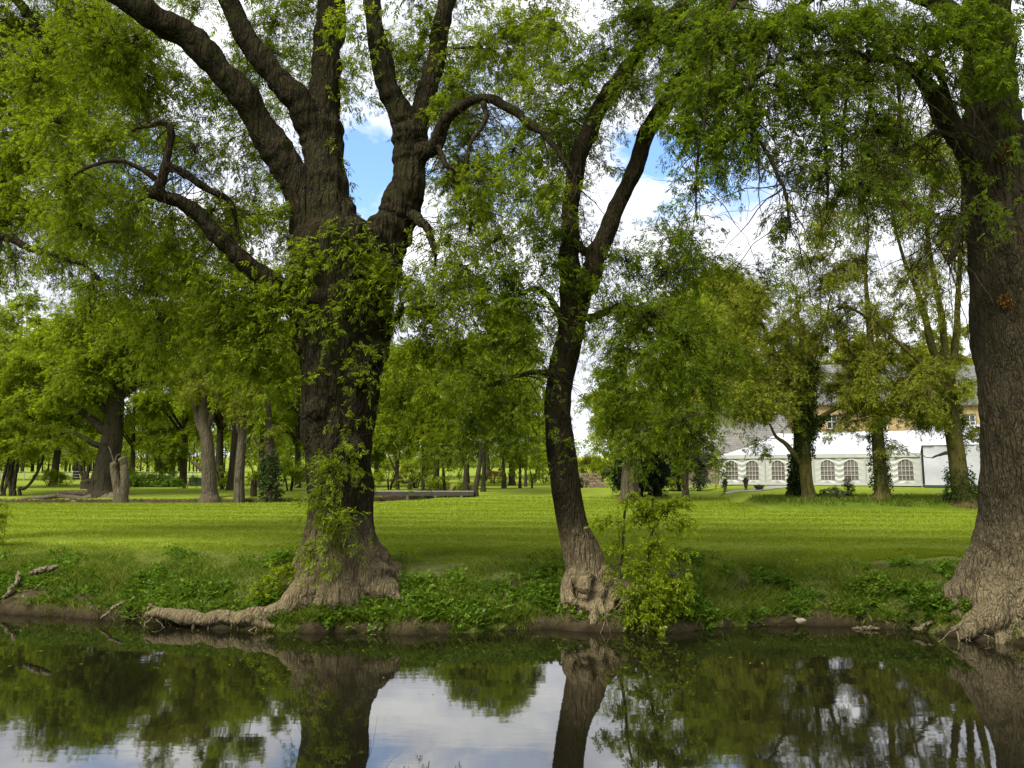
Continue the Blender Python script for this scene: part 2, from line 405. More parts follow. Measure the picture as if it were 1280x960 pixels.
def build_ground():
    xs = np.concatenate([-np.geomspace(900, 16.3, 70), np.arange(-16, 16.01, 0.12), np.geomspace(16.3, 900, 70)])
    ys = np.concatenate([np.linspace(-60, 0, 8, endpoint=False), np.arange(0, 5.2, 0.2), np.linspace(5.4, 11.6, 12), np.arange(11.8, 20.6, 0.08), np.arange(20.7, 62, 0.35), np.geomspace(62.5, 1400, 80)])
    X, Yg = np.meshgrid(xs, ys)
    Z = H(X, Yg)
    V = np.stack([X, Yg, Z], -1).reshape(-1, 3)
    nx, ny = len(xs), len(ys)
    i, j = np.meshgrid(np.arange(ny - 1), np.arange(nx - 1), indexing='ij')
    q = np.stack([i * nx + j, i * nx + j + 1, (i + 1) * nx + j + 1, (i + 1) * nx + j], -1).reshape(-1, 4)
    d = (Yg - waterline(X)).ravel()
    x, y = X.ravel(), Yg.ravel()
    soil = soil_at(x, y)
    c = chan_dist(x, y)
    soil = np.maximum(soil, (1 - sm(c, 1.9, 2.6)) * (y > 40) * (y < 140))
    bank = (1 - sm(d, 2.6, 4.6)) * (d > -1)
    longg = sm(x - 0.12 * (y - 39), 12.0, 13.6) * sm(y, 37.2, 38.6) * (1 - sm(y, 46, 48))
    rape = sm(y, 300, 330) * sm(x / y, .06, .075) * (1 - sm(x / y, .13, .15))
    m, nt, out = newmat('ground'); n = N(nt)
    pos = n('ShaderNodeNewGeometry').outputs['Position']
    P = lambda s: n('ShaderNodeMapping', {'Vector': pos, 'Scale': s}).outputs[0]
    streak = n.noise(P((0.16, 2.2, 1)), 1.0, 6, 0.65)
    fine = n.noise(P((9, 9, 9)), 1.0, 6, 0.7)
    blot = n.noise(P((0.55, 0.7, 1)), 1.0, 5, 0.65)
    g = n.mix(n.maprange(streak, 0.32, 0.68), (0.160, 0.210, 0.014), (0.290, 0.330, 0.042))
    g = n.mix(n.math('MULTIPLY', n.maprange(blot, 0.45, 0.7), 0.5), g, (0.20, 0.245, 0.045))
    mott = n.noise(P((1.6, 3.4, 2)), 1.0, 7, 0.75)
    g = n.mix(n.maprange(mott, 0.40, 0.62, 0.55, 0.0), g, (0.105, 0.150, 0.012))
    g = n.mix(n.maprange(fine, 0.25, 0.75), n.mix(0.4, g, (0.055, 0.10, 0.01)), g)
    bk = n.mix(n.maprange(n.noise(P((1.6, 2.2, 2.2)), 1, 6, 0.7), 0.38, 0.62), (0.060, 0.085, 0.014), (0.135, 0.140, 0.040))
    worn = n.noise(P((0.28, 0.5, 1)), 1.0, 6, 0.7)
    g = n.mix(n.maprange(worn, 0.56, 0.70, 0.0, 0.55), g, (0.17, 0.165, 0.06))
    g = n.mix(n.attr('bank'), g, bk)
    g = n.mix(n.attr('longg'), g, n.mix(n.maprange(mott, .35, .65), (0.050, 0.085, 0.008), (0.10, 0.15, 0.012)))
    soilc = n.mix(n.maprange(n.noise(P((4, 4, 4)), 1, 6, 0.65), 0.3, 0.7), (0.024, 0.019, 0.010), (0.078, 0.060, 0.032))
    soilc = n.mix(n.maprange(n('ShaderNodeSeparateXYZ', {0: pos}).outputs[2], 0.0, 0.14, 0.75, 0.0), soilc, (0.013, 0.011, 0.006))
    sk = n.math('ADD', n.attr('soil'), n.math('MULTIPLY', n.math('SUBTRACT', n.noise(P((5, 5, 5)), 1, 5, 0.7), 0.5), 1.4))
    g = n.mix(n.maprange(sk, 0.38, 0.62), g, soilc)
    g = n.mix(n.math('MULTIPLY', n.attr('rape'), n.maprange(n.noise(P((0.02, 0.05, .1)), 1, 2), 0.35, 0.5)), g, (0.55, 0.50, 0.03))
    hgt = n.math('ADD', n.noise(P((22, 22, 22)), 1, 6, 0.75), n.math('MULTIPLY', n.noise(P((2.5, 5, 5)), 1, 5, 0.7), 1.2))
    b = n('ShaderNodeBump', {'Height': hgt, 'Strength': 0.75, 'Distance': 0.06})
    p = n('ShaderNodeBsdfPrincipled', {'Base Color': g, 'Roughness': 0.97, 'Specular IOR Level': 0.02, 'Normal': b.outputs[0]})
    nt.links.new(p.outputs[0], out.inputs[0])
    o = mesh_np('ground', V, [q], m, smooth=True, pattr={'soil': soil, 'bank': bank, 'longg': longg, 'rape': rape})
    tag(o, 'green lawn, river banks and fields beyond', kind='structure')

def build_water():
    m, nt, out = newmat('river_water'); n = N(nt)
    pos = n('ShaderNodeNewGeometry').outputs['Position']
    P = lambda s: n('ShaderNodeMapping', {'Vector': pos, 'Scale': s}).outputs[0]
    h = n.math('ADD', n.noise(P((0.7, 2.2, 1)), 1, 3, 0.5), n.math('MULTIPLY', n.noise(P((4, 9, 1)), 1, 3, 0.5), 0.13))
    b = n('ShaderNodeBump', {'Height': h, 'Strength': 0.012, 'Distance': 0.10}).outputs[0]
    d = n('ShaderNodeBsdfDiffuse', {'Color': (0.007, 0.0065, 0.003, 1)})
    g = n('ShaderNodeBsdfGlossy', {'Color': (0.97, 0.97, 0.95, 1), 'Roughness': 0.025, 'Normal': b})
    fr = n('ShaderNodeFresnel', {'IOR': 1.85, 'Normal': b})
    k = n.math('ADD', n.math('MULTIPLY', fr.outputs[0], 0.95), 0.06, clamp=True)
    s = n('ShaderNodeMixShader', {0: k, 1: d.outputs[0], 2: g.outputs[0]})
    nt.links.new(s.outputs[0], out.inputs[0])
    for nm, x0, x1, y0, y1, z, lb in (('river_water', -160, 160, 1.0, 20.5, 0.0, 'still dark river water mirroring trees and sky'), ('stream_water', -200, 0, 46, 130, -0.2, 'shaded stream in its channel across the lawn')):
        xs = np.linspace(x0, x1, 60); ys = np.linspace(y0, y1, 30)
        X, Y = np.meshgrid(xs, ys); V = np.stack([X, Y, X * 0 + z], -1).reshape(-1, 3)
        i, j = np.meshgrid(np.arange(29), np.arange(59), indexing='ij')
        q = np.stack([i * 60 + j, i * 60 + j + 1, (i + 1) * 60 + j + 1, (i + 1) * 60 + j], -1).reshape(-1, 4)
        tag(mesh_np(nm, V, [q], m), lb, kind='structure')

# ------------------------------------------------------------------ grass and weeds
def blades(x, y, h, wd, rs, lean=0.5):
    n = len(x); b = np.stack([x, y, H(x, y) - 0.01], 1)
    a = rs.rand(n) * 2 * math.pi
    s = np.stack([np.cos(a), np.sin(a), 0 * a], 1) * wd[:, None]
    tip = b + np.stack([rs.normal(0, lean, n) * h, rs.normal(0, lean, n) * h, h], 1)
    mid = b + (tip - b) * 0.5 + np.array([0, 0, 0.12]) * h[:, None]
    V = np.stack([b - s, b + s, mid + s * 0.7, tip, mid - s * 0.7], 1).reshape(-1, 3)
    return V, np.arange(n * 5).reshape(-1, 5)

def scatter(n, x0, x1, d0, d1, rs, dens=None, by_water=True):
    x = rs.uniform(x0, x1, n); d = rs.uniform(d0, d1, n)
    y = waterline(x) + d if by_water else d
    if dens is not None:
        k = rs.rand(n) < dens(x, y, d); x, y, d = x[k], y[k], d[k]
    return x, y, d

def fnoise(x, y, s, seed=0.0):
    return np.array([mnoise.noise((a * s + seed, b * s - seed, seed)) for a, b in zip(x, y)])

def build_grass():
    rs = RS(5)
    # mown lawn near the river (past 30 m the ground's own texture takes over)
    n = 420000
    y = 17.2 + (52 - 17.2) * rs.rand(n) ** 1.9
    x = rs.uniform(-0.72, 0.72, n) * (y + 1)
    k = (chan_dist(x, y) > 2.6) & ~((x - 0.12 * (y - 39) > 12.6) & (y > 37.8)); x, y = x[k], y[k]; n = len(x)
    fl = 0.5 + 0.5 * wob(x * .35, y * .8); h = rs.uniform(0.02, 0.055, n) * (1 + 0.35 * np.sin(y * 2.1 + 0.2 * x)) * (y / 17) ** .5; w = rs.uniform(0.004, 0.008, n) * (y / 17)
    V, f = blades(x, y, h, w, rs, 0.7)
    tag(mesh_np('lawn_grass', V, [f], LEAF['grass'], var=np.clip(rs.rand(n) * .75 + fl * .3, 0, 1)), 'short mown grass of the lawn behind the trees', 'grass', kind='stuff')
    # long grass on the bank
    x, y, d = scatter(230000, -13, 12, 0.03, 4.4, rs)
    fn = fnoise(x, y, 0.9, 3.1)
    keep = (fn + 0.45 * np.exp(-((d - 1.2) / 1.2) ** 2)) > rs.uniform(-0.15, 0.6, len(x)) + 0.25 * sm(d, 2.0, 3.0)
    keep &= soil_at(x, y) < rs.uniform(.15, 1.05, len(x))
    x, y, d, fn = x[keep], y[keep], d[keep], fn[keep]
    h = rs.uniform(0.05, 0.17, len(x)) * np.interp(d, [0, 1, 2.2, 3, 4.4], [0.9, 1.2, 0.7, 0.4, 0.3]) * (1 + 0.7 * fn); w = rs.uniform(0.004, 0.009, len(x))
    V, f = blades(x, y, h, w, rs, 0.6)
    tag(mesh_np('bank_grass', V, [f], LEAF['grass_dark'], var=np.clip(rs.rand(len(x)) * 0.75 + fn * 0.5 + .12, 0, 1)), 'longer tufted grass on the slope of the river bank', 'grass', kind='stuff')
    # the uncut strip under the trees by the marquee
    n = 26000
    y = rs.uniform(38.3, 46.5, n); x = rs.uniform(12.4, 32, n)
    k = (x - 0.12 * (y - 39) > 12.9 + rs.rand(n)) & (y > 38.4 + .5 * wob(x * .7, 0) + .6 * rs.rand(n)); x, y = x[k], y[k]
    V, f = blades(x, y, rs.uniform(0.08, 0.30, len(x)) * (1 + .7 * fnoise(x, y, .8, 2.)), rs.uniform(0.010, 0.018, len(x)), rs, 0.5)
    tag(mesh_np('uncut_grass', V, [f], LEAF['grass_dark'], var=rs.rand(len(x))), 'uncut long grass strip in front of the white marquee', 'grass', kind='stuff')
    # grass and leaves that hang over the water's edge
    x, y, d = scatter(26000, -13, 12, -0.03, 0.30, rs)
    k = soil_at(x, y) < rs.uniform(.1, 1.1, len(x)); x, y = x[k], y[k]
    V, f = blades(x, y, rs.uniform(0.05, 0.20, len(x)), rs.uniform(0.004, 0.009, len(x)), rs, 0.9)
    tag(mesh_np('edge_grass', V, [f], LEAF['grass_dark'], var=rs.rand(len(x))), 'ragged grass hanging over the edge of the river', 'grass', kind='stuff')
    n = 900; y = 16.5 + 20 * rs.rand(n) ** 1.5; x = rs.uniform(-.7, .7, n) * y; k = y - waterline(x) > 1.5; x, y = x[k], y[k]; n = len(x); c = np.stack([x, y, H(x, y) + .035], 1)
    a = rs.rand(n) * 6.28; d = np.stack([np.cos(a), np.sin(a), rs.normal(0, .15, n)], 1); V, f = leaf_quads(c, d, np.stack([-np.sin(a), np.cos(a), rs.normal(0, .3, n)], 1), rs.uniform(.04, .13, n), rs.uniform(.012, .05, n))
    tag(mesh_np('fallen_leaf_litter', V, [f], flat_mat('dry_litter', (.10, .07, .03), (.26, .22, .12), .9, .9)), 'dry leaves and bits of twig scattered over the lawn', 'leaf litter', kind='stuff')
    n = 130; x = rs.uniform(-9, 9, n); y = np.clip(waterline(x) - np.abs(rs.normal(0, 2.2, n)) - .1, 7.6, 99); a = rs.rand(n) * 6.28; l = rs.uniform(.012, .04, n)
    d = np.stack([np.cos(a), np.sin(a), 0 * a], 1); w = np.stack([-np.sin(a), np.cos(a), 0 * a], 1)
    c = np.stack([x, y, np.full(n, .004)], 1); V = np.stack([c - d * l[:, None], c + w * l[:, None] * .4, c + d * l[:, None], c - w * l[:, None] * .4], 1).reshape(-1, 3)
    tag(mesh_np('floating_leaf_litter', V, [np.arange(n * 4).reshape(-1, 4)], LEAF['olive'], var=rs.rand(n)), 'small leaves and specks floating on the river', 'leaf litter', kind='stuff')
    # near bank at the photographer's feet
    n = 9000
    x = rs.uniform(-9, 9, n); y = rs.uniform(-6, 1.6, n)
    V, f = blades(x, y, rs.uniform(0.08, 0.25, n), rs.uniform(0.006, 0.012, n), rs, 0.4)
    tag(mesh_np('near_bank_grass', V, [f], LEAF['grass_dark'], var=rs.rand(n)), 'long grass on the near bank of the river', 'grass', kind='stuff')
    # broad-leaved weeds
    x, y, d = scatter(52000, -13, 12, -0.06, 3.0, rs)
    fn = fnoise(x, y, 0.7, 9.7); fm = fnoise(x, y, 2.3, 4.4)
    keep = (fn * 1.2 + 0.8 * fm + 0.75 * np.exp(-((d - 0.6) / 0.7) ** 2)) > rs.uniform(0.15, 1.0, len(x)) + .45 * sm(x, 3.2, 4.6) * (1 - sm(x, 8.2, 8.8)) * (fm < .25)
    keep &= soil_at(x, y) < rs.uniform(.25, 1.25, len(x))
    x, y, d, fn, fm = x[keep], y[keep], d[keep], fn[keep], fm[keep]
    nb = len(x); a = rs.rand(nb) * 2 * math.pi
    dd = np.stack([np.cos(a), np.sin(a) - 0.25, rs.uniform(0.3, 1.4, nb)], 1)
    base = np.stack([x, y, H(x, y) - 0.01 + rs.uniform(0, 0.10, nb)], 1)
    V, f, v = compound(base, dd, rs.uniform(0.07, 0.20, nb) * (1 + 0.45 * fm), rs, 2, 0.62, 0.46)
    tag(mesh_np('bank_weeds', V, [f], LEAF['weed'], var=np.clip(v * 0.75 + np.tile(fn, 5) * 0.35 + 0.1, 0, 1)), 'low leafy weeds covering the river bank', 'weeds', kind='stuff')

# ------------------------------------------------------------------ trees
DENS = 3.4      # leaves per unit of covered area
GAPS = ((462, 225, 52), (485, 265, 44), (470, 180, 40), (815, 215, 44), (785, 250, 26), (930, 265, 36), (740, 250, 24))
class Tree:
    def __init__(self, name, label, cat, base, bark, leaf, seed, group=None):
        self.o = empty(name, base); tag(self.o, label, cat, group)
        self.base = np.array(base); self.bark, self.leaf = bark, leaf
        self.rs = RS(seed); self.jit = 0.018; self.dens = DENS; self.spread = 1.0; self.limbs = []; self.nodes = np.zeros((0, 4)); self.tw = Acc(); self.cr = Acc()
    def limb(self, pts, part='limb', merge=True, raw=False, n_per=6):
        """pts: (px, py, width_px, Y) rows, or world rows (x,y,z,r) when raw"""
        if raw: P = np.array(pts, float)
        else:
            P = []
            for px, py, w, Y in pts:
                p = at(px, py, Y); P.append([*p, 0.5 * w * mpp(Y * CP + (p[2] - EYE) * SP)])
            P = np.array(P)
        S = spline(P, n_per)
        S[:, 3] = np.maximum(S[:, 3], 0.004)
        if not raw and part == 'limb' and self.jit:
            n = len(S); k = self.rs.normal(0, 1, (n, 3))
            for _ in range(2): k[1:-1] = (k[:-2] + k[1:-1] + k[2:]) / 3 * 1.25
            k[:2] = 0
            S[:, :3] += k * (self.jit + 0.10 * np.minimum(S[:, 3:4], .12))
            S[2:, 3] *= np.exp(self.rs.normal(0, .05, n - 2))
        if not raw and part == 'root' and len(S) > 12:
            n = len(S); k = self.rs.normal(0, 1, (n, 4))
            for _ in range(2): k[1:-1] = (k[:-2] + k[1:-1] + k[2:]) / 3 * 1.3
            S[4:, :3] += k[4:, :3] * np.minimum(.035, .35 * S[4:, 3:4]); S[4:, 3] *= np.exp(k[4:, 3] * .16)
        self.limbs.append((part, S, merge)); self.nodes = np.vstack([self.nodes, S])
        return S
    def wiggle(self, S, amp):
        n = len(S); rs = self.rs
        for c in range(3):
            k = rs.normal(0, 1, 5)
            t = np.linspace(0, 1, n)
            S[:, c] += amp * sum(k[i] * np.sin((i + 1) * 2.2 * math.pi * t + k[(i + 1) % 5]) / (i + 1.5) for i in range(5)) * np.minimum(1, t * 4)
    def bare(self, n, lo=.4, hi=1.3, rmax=.16, zmin=3.2, droop=.5):
        """leafless twigs along the limbs"""
        rs = self.rs; nd = self.nodes[(self.nodes[:, 3] < rmax) & (self.nodes[:, 2] > zmin)]
        p0 = nd[rs.randint(0, len(nd), n)]
        L = rs.uniform(lo, hi, n)[:, None, None]
        d = norm(rs.normal(0, 1, (n, 3)) * np.array([1, .8, .9]) + np.array([0, 0, -.1]))[:, None]
        t = np.linspace(0, 1, 8)[None, :, None]
        P = p0[:, None, :3] + d * L * t + np.array([0, 0, -1.]) * droop * L * t ** 2 * rs.uniform(0, 1.4, (n, 1, 1))
        P[:, 1:] += np.cumsum(rs.normal(0, .035, (n, 7, 3)), 1) * L
        r = np.linspace(1, .3, 8)[None] * np.minimum(p0[:, 3:4] * .5, rs.uniform(.005, .014, (n, 1)))
        V, q = batch_tubes(P, r, 4); self.tw.add(V, q)
        nn = np.concatenate([P[:, 4:, :].reshape(-1, 3), np.repeat(r[:, 4:].reshape(-1, 1), 1, 1)], 1)
        self.nodes = np.vstack([self.nodes, nn])
    def rootlets(self, n):
        """thin roots that hang from the foot of the tree down the bank"""
        rs = self.rs; S = np.vstack([l[1] for l in self.limbs if l[0] == 'root']); S = S[(S[:, 2] < .75) & (S[:, 2] > .02)]
        p0 = S[rs.randint(0, len(S), n)]; d = np.stack([rs.normal(0, .35, n), -rs.uniform(.05, .35, n), -rs.uniform(.1, .45, n)], 1)
        t = np.linspace(0, 1, 9)[None, :, None]
        P = p0[:, None, :3] + d[:, None] * t * rs.uniform(.5, 1.6, (n, 1, 1)); P[:, 1:] += np.cumsum(rs.normal(0, .018, (n, 8, 3)), 1)
        r = np.linspace(1, .3, 9)[None] * rs.uniform(.006, .02, (n, 1))
        V, q = batch_tubes(P, r, 5); mesh_np('rootlets', V, [q], BARK['root'], self.o, self.base, smooth=True)
    def fill(self, n, x0, x1, y0, y1, Y0, Y1, dens=.24, size=.155, r=46, **kw):
        """thin foliage of the crown behind the limbs"""
        k = 0
        while k < n:
            px, py, Y = self.rs.uniform(x0, x1), self.rs.uniform(y0, y1), self.rs.uniform(Y0, Y1)
            if any((px - a) ** 2 + (py - b) ** 2 < (c + r * .55) ** 2 for a, b, c in GAPS): continue
            self.px_clump(px, py, r * self.rs.uniform(.7, 1.2), r * .8, Y, dens, size, droop=.5, per=13, **kw); k += 1
    def grow(self, c, rmax=0.04, lift=0.15, minr=0.006):
        """a branch from the nearest wood to the point c"""
        rs = self.rs; c = np.asarray(c, float)
        nd = self.nodes
        dist = np.linalg.norm(nd[:, :3] - c, axis=1) + 1.2 * np.maximum(0, nd[:, 2] - c[2] - 2.5) * 0.3
        i = int(np.argmin(dist + rs.uniform(0, 0.3, len(nd))))
        p0 = nd[i, :3]; L = np.linalg.norm(c - p0)
        t = np.linspace(0, 1, 9)[:, None]
        mid = (p0 + c) / 2 + np.array([0, 0, lift * L]) + rs.normal(0, 0.10 * L, 3)
        P = (1 - t) ** 2 * p0 + 2 * t * (1 - t) * mid + t * t * c
        P[1:-1] += rs.normal(0, 0.035 * L, (7, 3))
        r0 = min(nd[i, 3] * 0.6, 0.010 + 0.011 * L, rmax)
        r = np.linspace(r0, max(minr, r0 * 0.3), 9)
        P = spline(np.hstack([P, r[:, None]]), 3)
        V, q = batch_tubes(P[None, :, :3], P[None, :, 3], 6 if r0 > 0.02 else 4)
        self.tw.add(V, q); self.nodes = np.vstack([self.nodes, P[len(P) // 3::3]])
        return P
    def clump(self, c, rad, n_leaves, size, pairs=3, droop=0.35, slim=0.36, per=11, twig=0.006, attach=True, fill=0.40, outward=0.5):
        """foliage around c: twigs that fan out from a branch and carry leaves"""
        rs = self.rs; c = np.asarray(c, float); rad = np.asarray(rad, float)
        B = self.grow(c) if attach else None
        K = max(2, int(n_leaves / per))
        u = norm(rs.normal(0, 1, (K, 3))) * (rs.rand(K, 1) ** 0.45)
        tgt = c + u * rad
        if B is not None:
            k0 = len(B) // 2
            st = B[rs.randint(k0, len(B), K), :3]
            st = st + (tgt - st) * 0.0
        else: st = c + u * rad * 0.3
        t = np.linspace(0, 1, 7)[None, :, None]
        L = np.linalg.norm(tgt - st, axis=1)[:, None, None]
        mid = (st + tgt)[:, None] / 2 + np.array([0, 0, 1.0]) * 0.16 * L + rs.normal(0, 0.14, (K, 1, 3)) * L
        P = (1 - t) ** 2 * st[:, None] + 2 * t * (1 - t) * mid + t * t * tgt[:, None]
        P = P + np.array([0, 0, -1.0]) * droop * t ** 2 * np.minimum(L, 1.0) * rs.uniform(0.2, 1.2, (K, 1, 1))
        P[:, 1:-1] += rs.normal(0, 0.03, (K, 5, 3)) * np.minimum(L, 1.2)
        r = np.linspace(1, 0.35, 7)[None, :] * twig * rs.uniform(0.7, 1.4, (K, 1))
        V, q = batch_tubes(P, r, 3); self.tw.add(V, q)
        # leaves along the outer part of every twig
        m = np.maximum(3, rs.poisson(per, K)); idx = np.repeat(np.arange(K), m); n = len(idx)
        tt = 1 - 0.72 * rs.rand(n) ** 1.3
        fi = tt * 6; i0 = np.minimum(fi.astype(int), 5); fr = (fi - i0)[:, None]
        b = P[idx, i0] * (1 - fr) + P[idx, i0 + 1] * fr
        T = norm(P[idx, i0 + 1] - P[idx, i0])
        d = norm(T * outward + norm(rs.normal(0, 1, (n, 3))) * 0.8 + np.array([0, 0, -0.22]))
        sz = size * rs.uniform(0.65, 1.2, n)
        V, f, v = compound(b, d, sz, rs, pairs, slim, fill)
        self.cr.add(V, f, var=v)
    def px_clump(self, px, py, rx, ry, Y, dens=1.0, size=0.21, deep=None, **kw):
        m = mpp(Y); dz = deep if deep is not None else 0.75 * (rx + ry) / 2 * m
        size = size * self.rs.choice([.8, .9, 1., 1.1, 1.3]); dens = dens * self.rs.uniform(.7, 1.35)
        n = self.dens * dens * math.pi * rx * ry / (size * size * 0.33 / (m * m))
        k = self.spread; self.clump(at(px, py, Y), (rx * m * k, dz * k, ry * m * k), n, size, **kw)
    def px_crown(self, px, py, rx, ry, Y, n, dens=1.0, size=0.3, depth=None, sub=0.45, hollow=0.0, **kw):
        """many clumps inside one crown-shaped outline"""
        rs = self.rs; D = depth or 0.9 * rx * mpp(Y)
        for _ in range(n):
            while True:
                a, b, c = rs.uniform(-1, 1, 3)
                if hollow < a * a + b * b + c * c < 1: break
            k = rs.uniform(0.75, 1.3)
            self.px_clump(px + a * rx * 0.82, py + b * ry * 0.82, rx * sub * k, ry * sub * k * 0.8, Y + c * D, dens, size, **kw)
    def finish(self, voxel=None, bump_amp=0.05, twig_mat='twig', crown='crown', trunk_k=12):
        bm = self.bark
        if voxel:
            acc = Acc()
            for part, S, mg in self.limbs:
                if mg: V, q, t = tube_np(S[:, :3], S[:, 3], 14); acc.add(V, q, t)
            o = acc.build('wood', bm)
            md = o.modifiers.new('r', 'REMESH'); md.mode = 'VOXEL'; md.voxel_size = voxel
            s = o.modifiers.new('s', 'SMOOTH'); s.factor = 0.5; s.iterations = 4
            dg = bpy.context.evaluated_depsgraph_get(); ev = o.evaluated_get(dg); me = ev.to_mesh()
            nv = len(me.vertices); V = np.empty(nv * 3, np.float32); me.vertices.foreach_get('co', V); V = V.reshape(-1, 3).astype(float)
            nr = np.empty(nv * 3, np.float32); me.vertices.foreach_get('normal', nr); nr = nr.reshape(-1, 3)
            lt = np.array([p.loop_total for p in me.polygons]); li = np.empty(len(me.loops), np.int32); me.loops.foreach_get('vertex_index', li)
            assert (lt == 4).all()
            q = li.reshape(-1, 4); ev.to_mesh_clear()
            bpy.data.objects.remove(o, do_unlink=True)
            # lumps, flutes and burrs
            lab = np.zeros(nv, int); best = np.full(nv, 1e9); rad = np.ones(nv) * 0.1
            ml = [l for l in self.limbs if l[2]]
            for k, (part, S, mg) in enumerate(ml):
                for s0 in range(0, len(S), 1):
                    dd = np.linalg.norm(V - S[s0, :3], axis=1) - S[s0, 3] - (0.10 if k == 0 else 0)
                    w = dd < best; best[w] = dd[w]; lab[w] = k; rad[w] = S[s0, 3]
            disp = np.array([mnoise.noise((a * 1.6, b * 1.6, c * 0.9)) + 0.55 * mnoise.noise((a * 4.3 + 9, b * 4.3, c * 1.6)) + 0.3 * mnoise.noise((a * 9, b * 9 + 4, c * 4.5)) + 0.75 * (0.3 - abs(mnoise.noise((a * 5.2 + 3, b * 5.2, c * .75)))) for a, b, c in V])
            V = V + nr * (disp * bump_amp * np.clip(rad / 0.45, 0.12, 1.3))[:, None]
            fl = lab[q[:, 0]]
            for k, (part, S, mg) in enumerate(ml):
                f = q[fl == k]
                if not len(f): continue
                u, inv = np.unique(f, return_inverse=True)
                mesh_np(part, V[u], [inv.reshape(-1, 4)], BARK['root'] if part == 'root_x' else bm, self.o, self.base, smooth=True)
            rest = [l for l in self.limbs if not l[2]]
        else: rest = self.limbs
        acc = {}
        for part, S, mg in rest:
            V, q, t = tube_np(S[:, :3], S[:, 3], trunk_k)
            if voxel and part != 'trunk': pass
            acc.setdefault(part, Acc()).add(V, q, t)
        for part, a in acc.items():
            if part == 'limb': self.tw.V.append(np.vstack(a.V)); [self.tw.F.append(f + self.tw.n) for f in a.F]; self.tw.n += a.n
            else: a.build(part, BARK['root'] if part == 'root' else bm, self.o, self.base, smooth=True)
        if self.tw.n: self.tw.build('branchwork', BARK[twig_mat] if twig_mat in BARK else bm, self.o, self.base, smooth=True)
        if self.cr.n: self.cr.build(crown, self.leaf, self.o, self.base)
        return self.o
    def ivy(self, S, i0, i1, n, size=0.14, spread=1.15):
        """ivy clothing a stretch of the wood S"""
        rs = self.rs; S = S[i0:i1]
        k = rs.randint(0, len(S) - 1, n); f = rs.rand(n)[:, None]
        P = S[k] * (1 - f) + S[k + 1] * f
        a = norm(rs.normal(0, 1, (n, 3)) * np.array([1, 1, 0.3]))
        b = P[:, :3] + a * P[:, 3:] * spread * rs.uniform(0.9, 1.25, (n, 1))
        V, fq, v = compound(b, a + np.array([0, 0, -0.5]), size * rs.uniform(0.6, 1.3, n), rs, 1, 0.8, 0.6)
        return mesh_np('ivy', V, [fq], LEAF['ivy'], self.o, self.base, var=v)

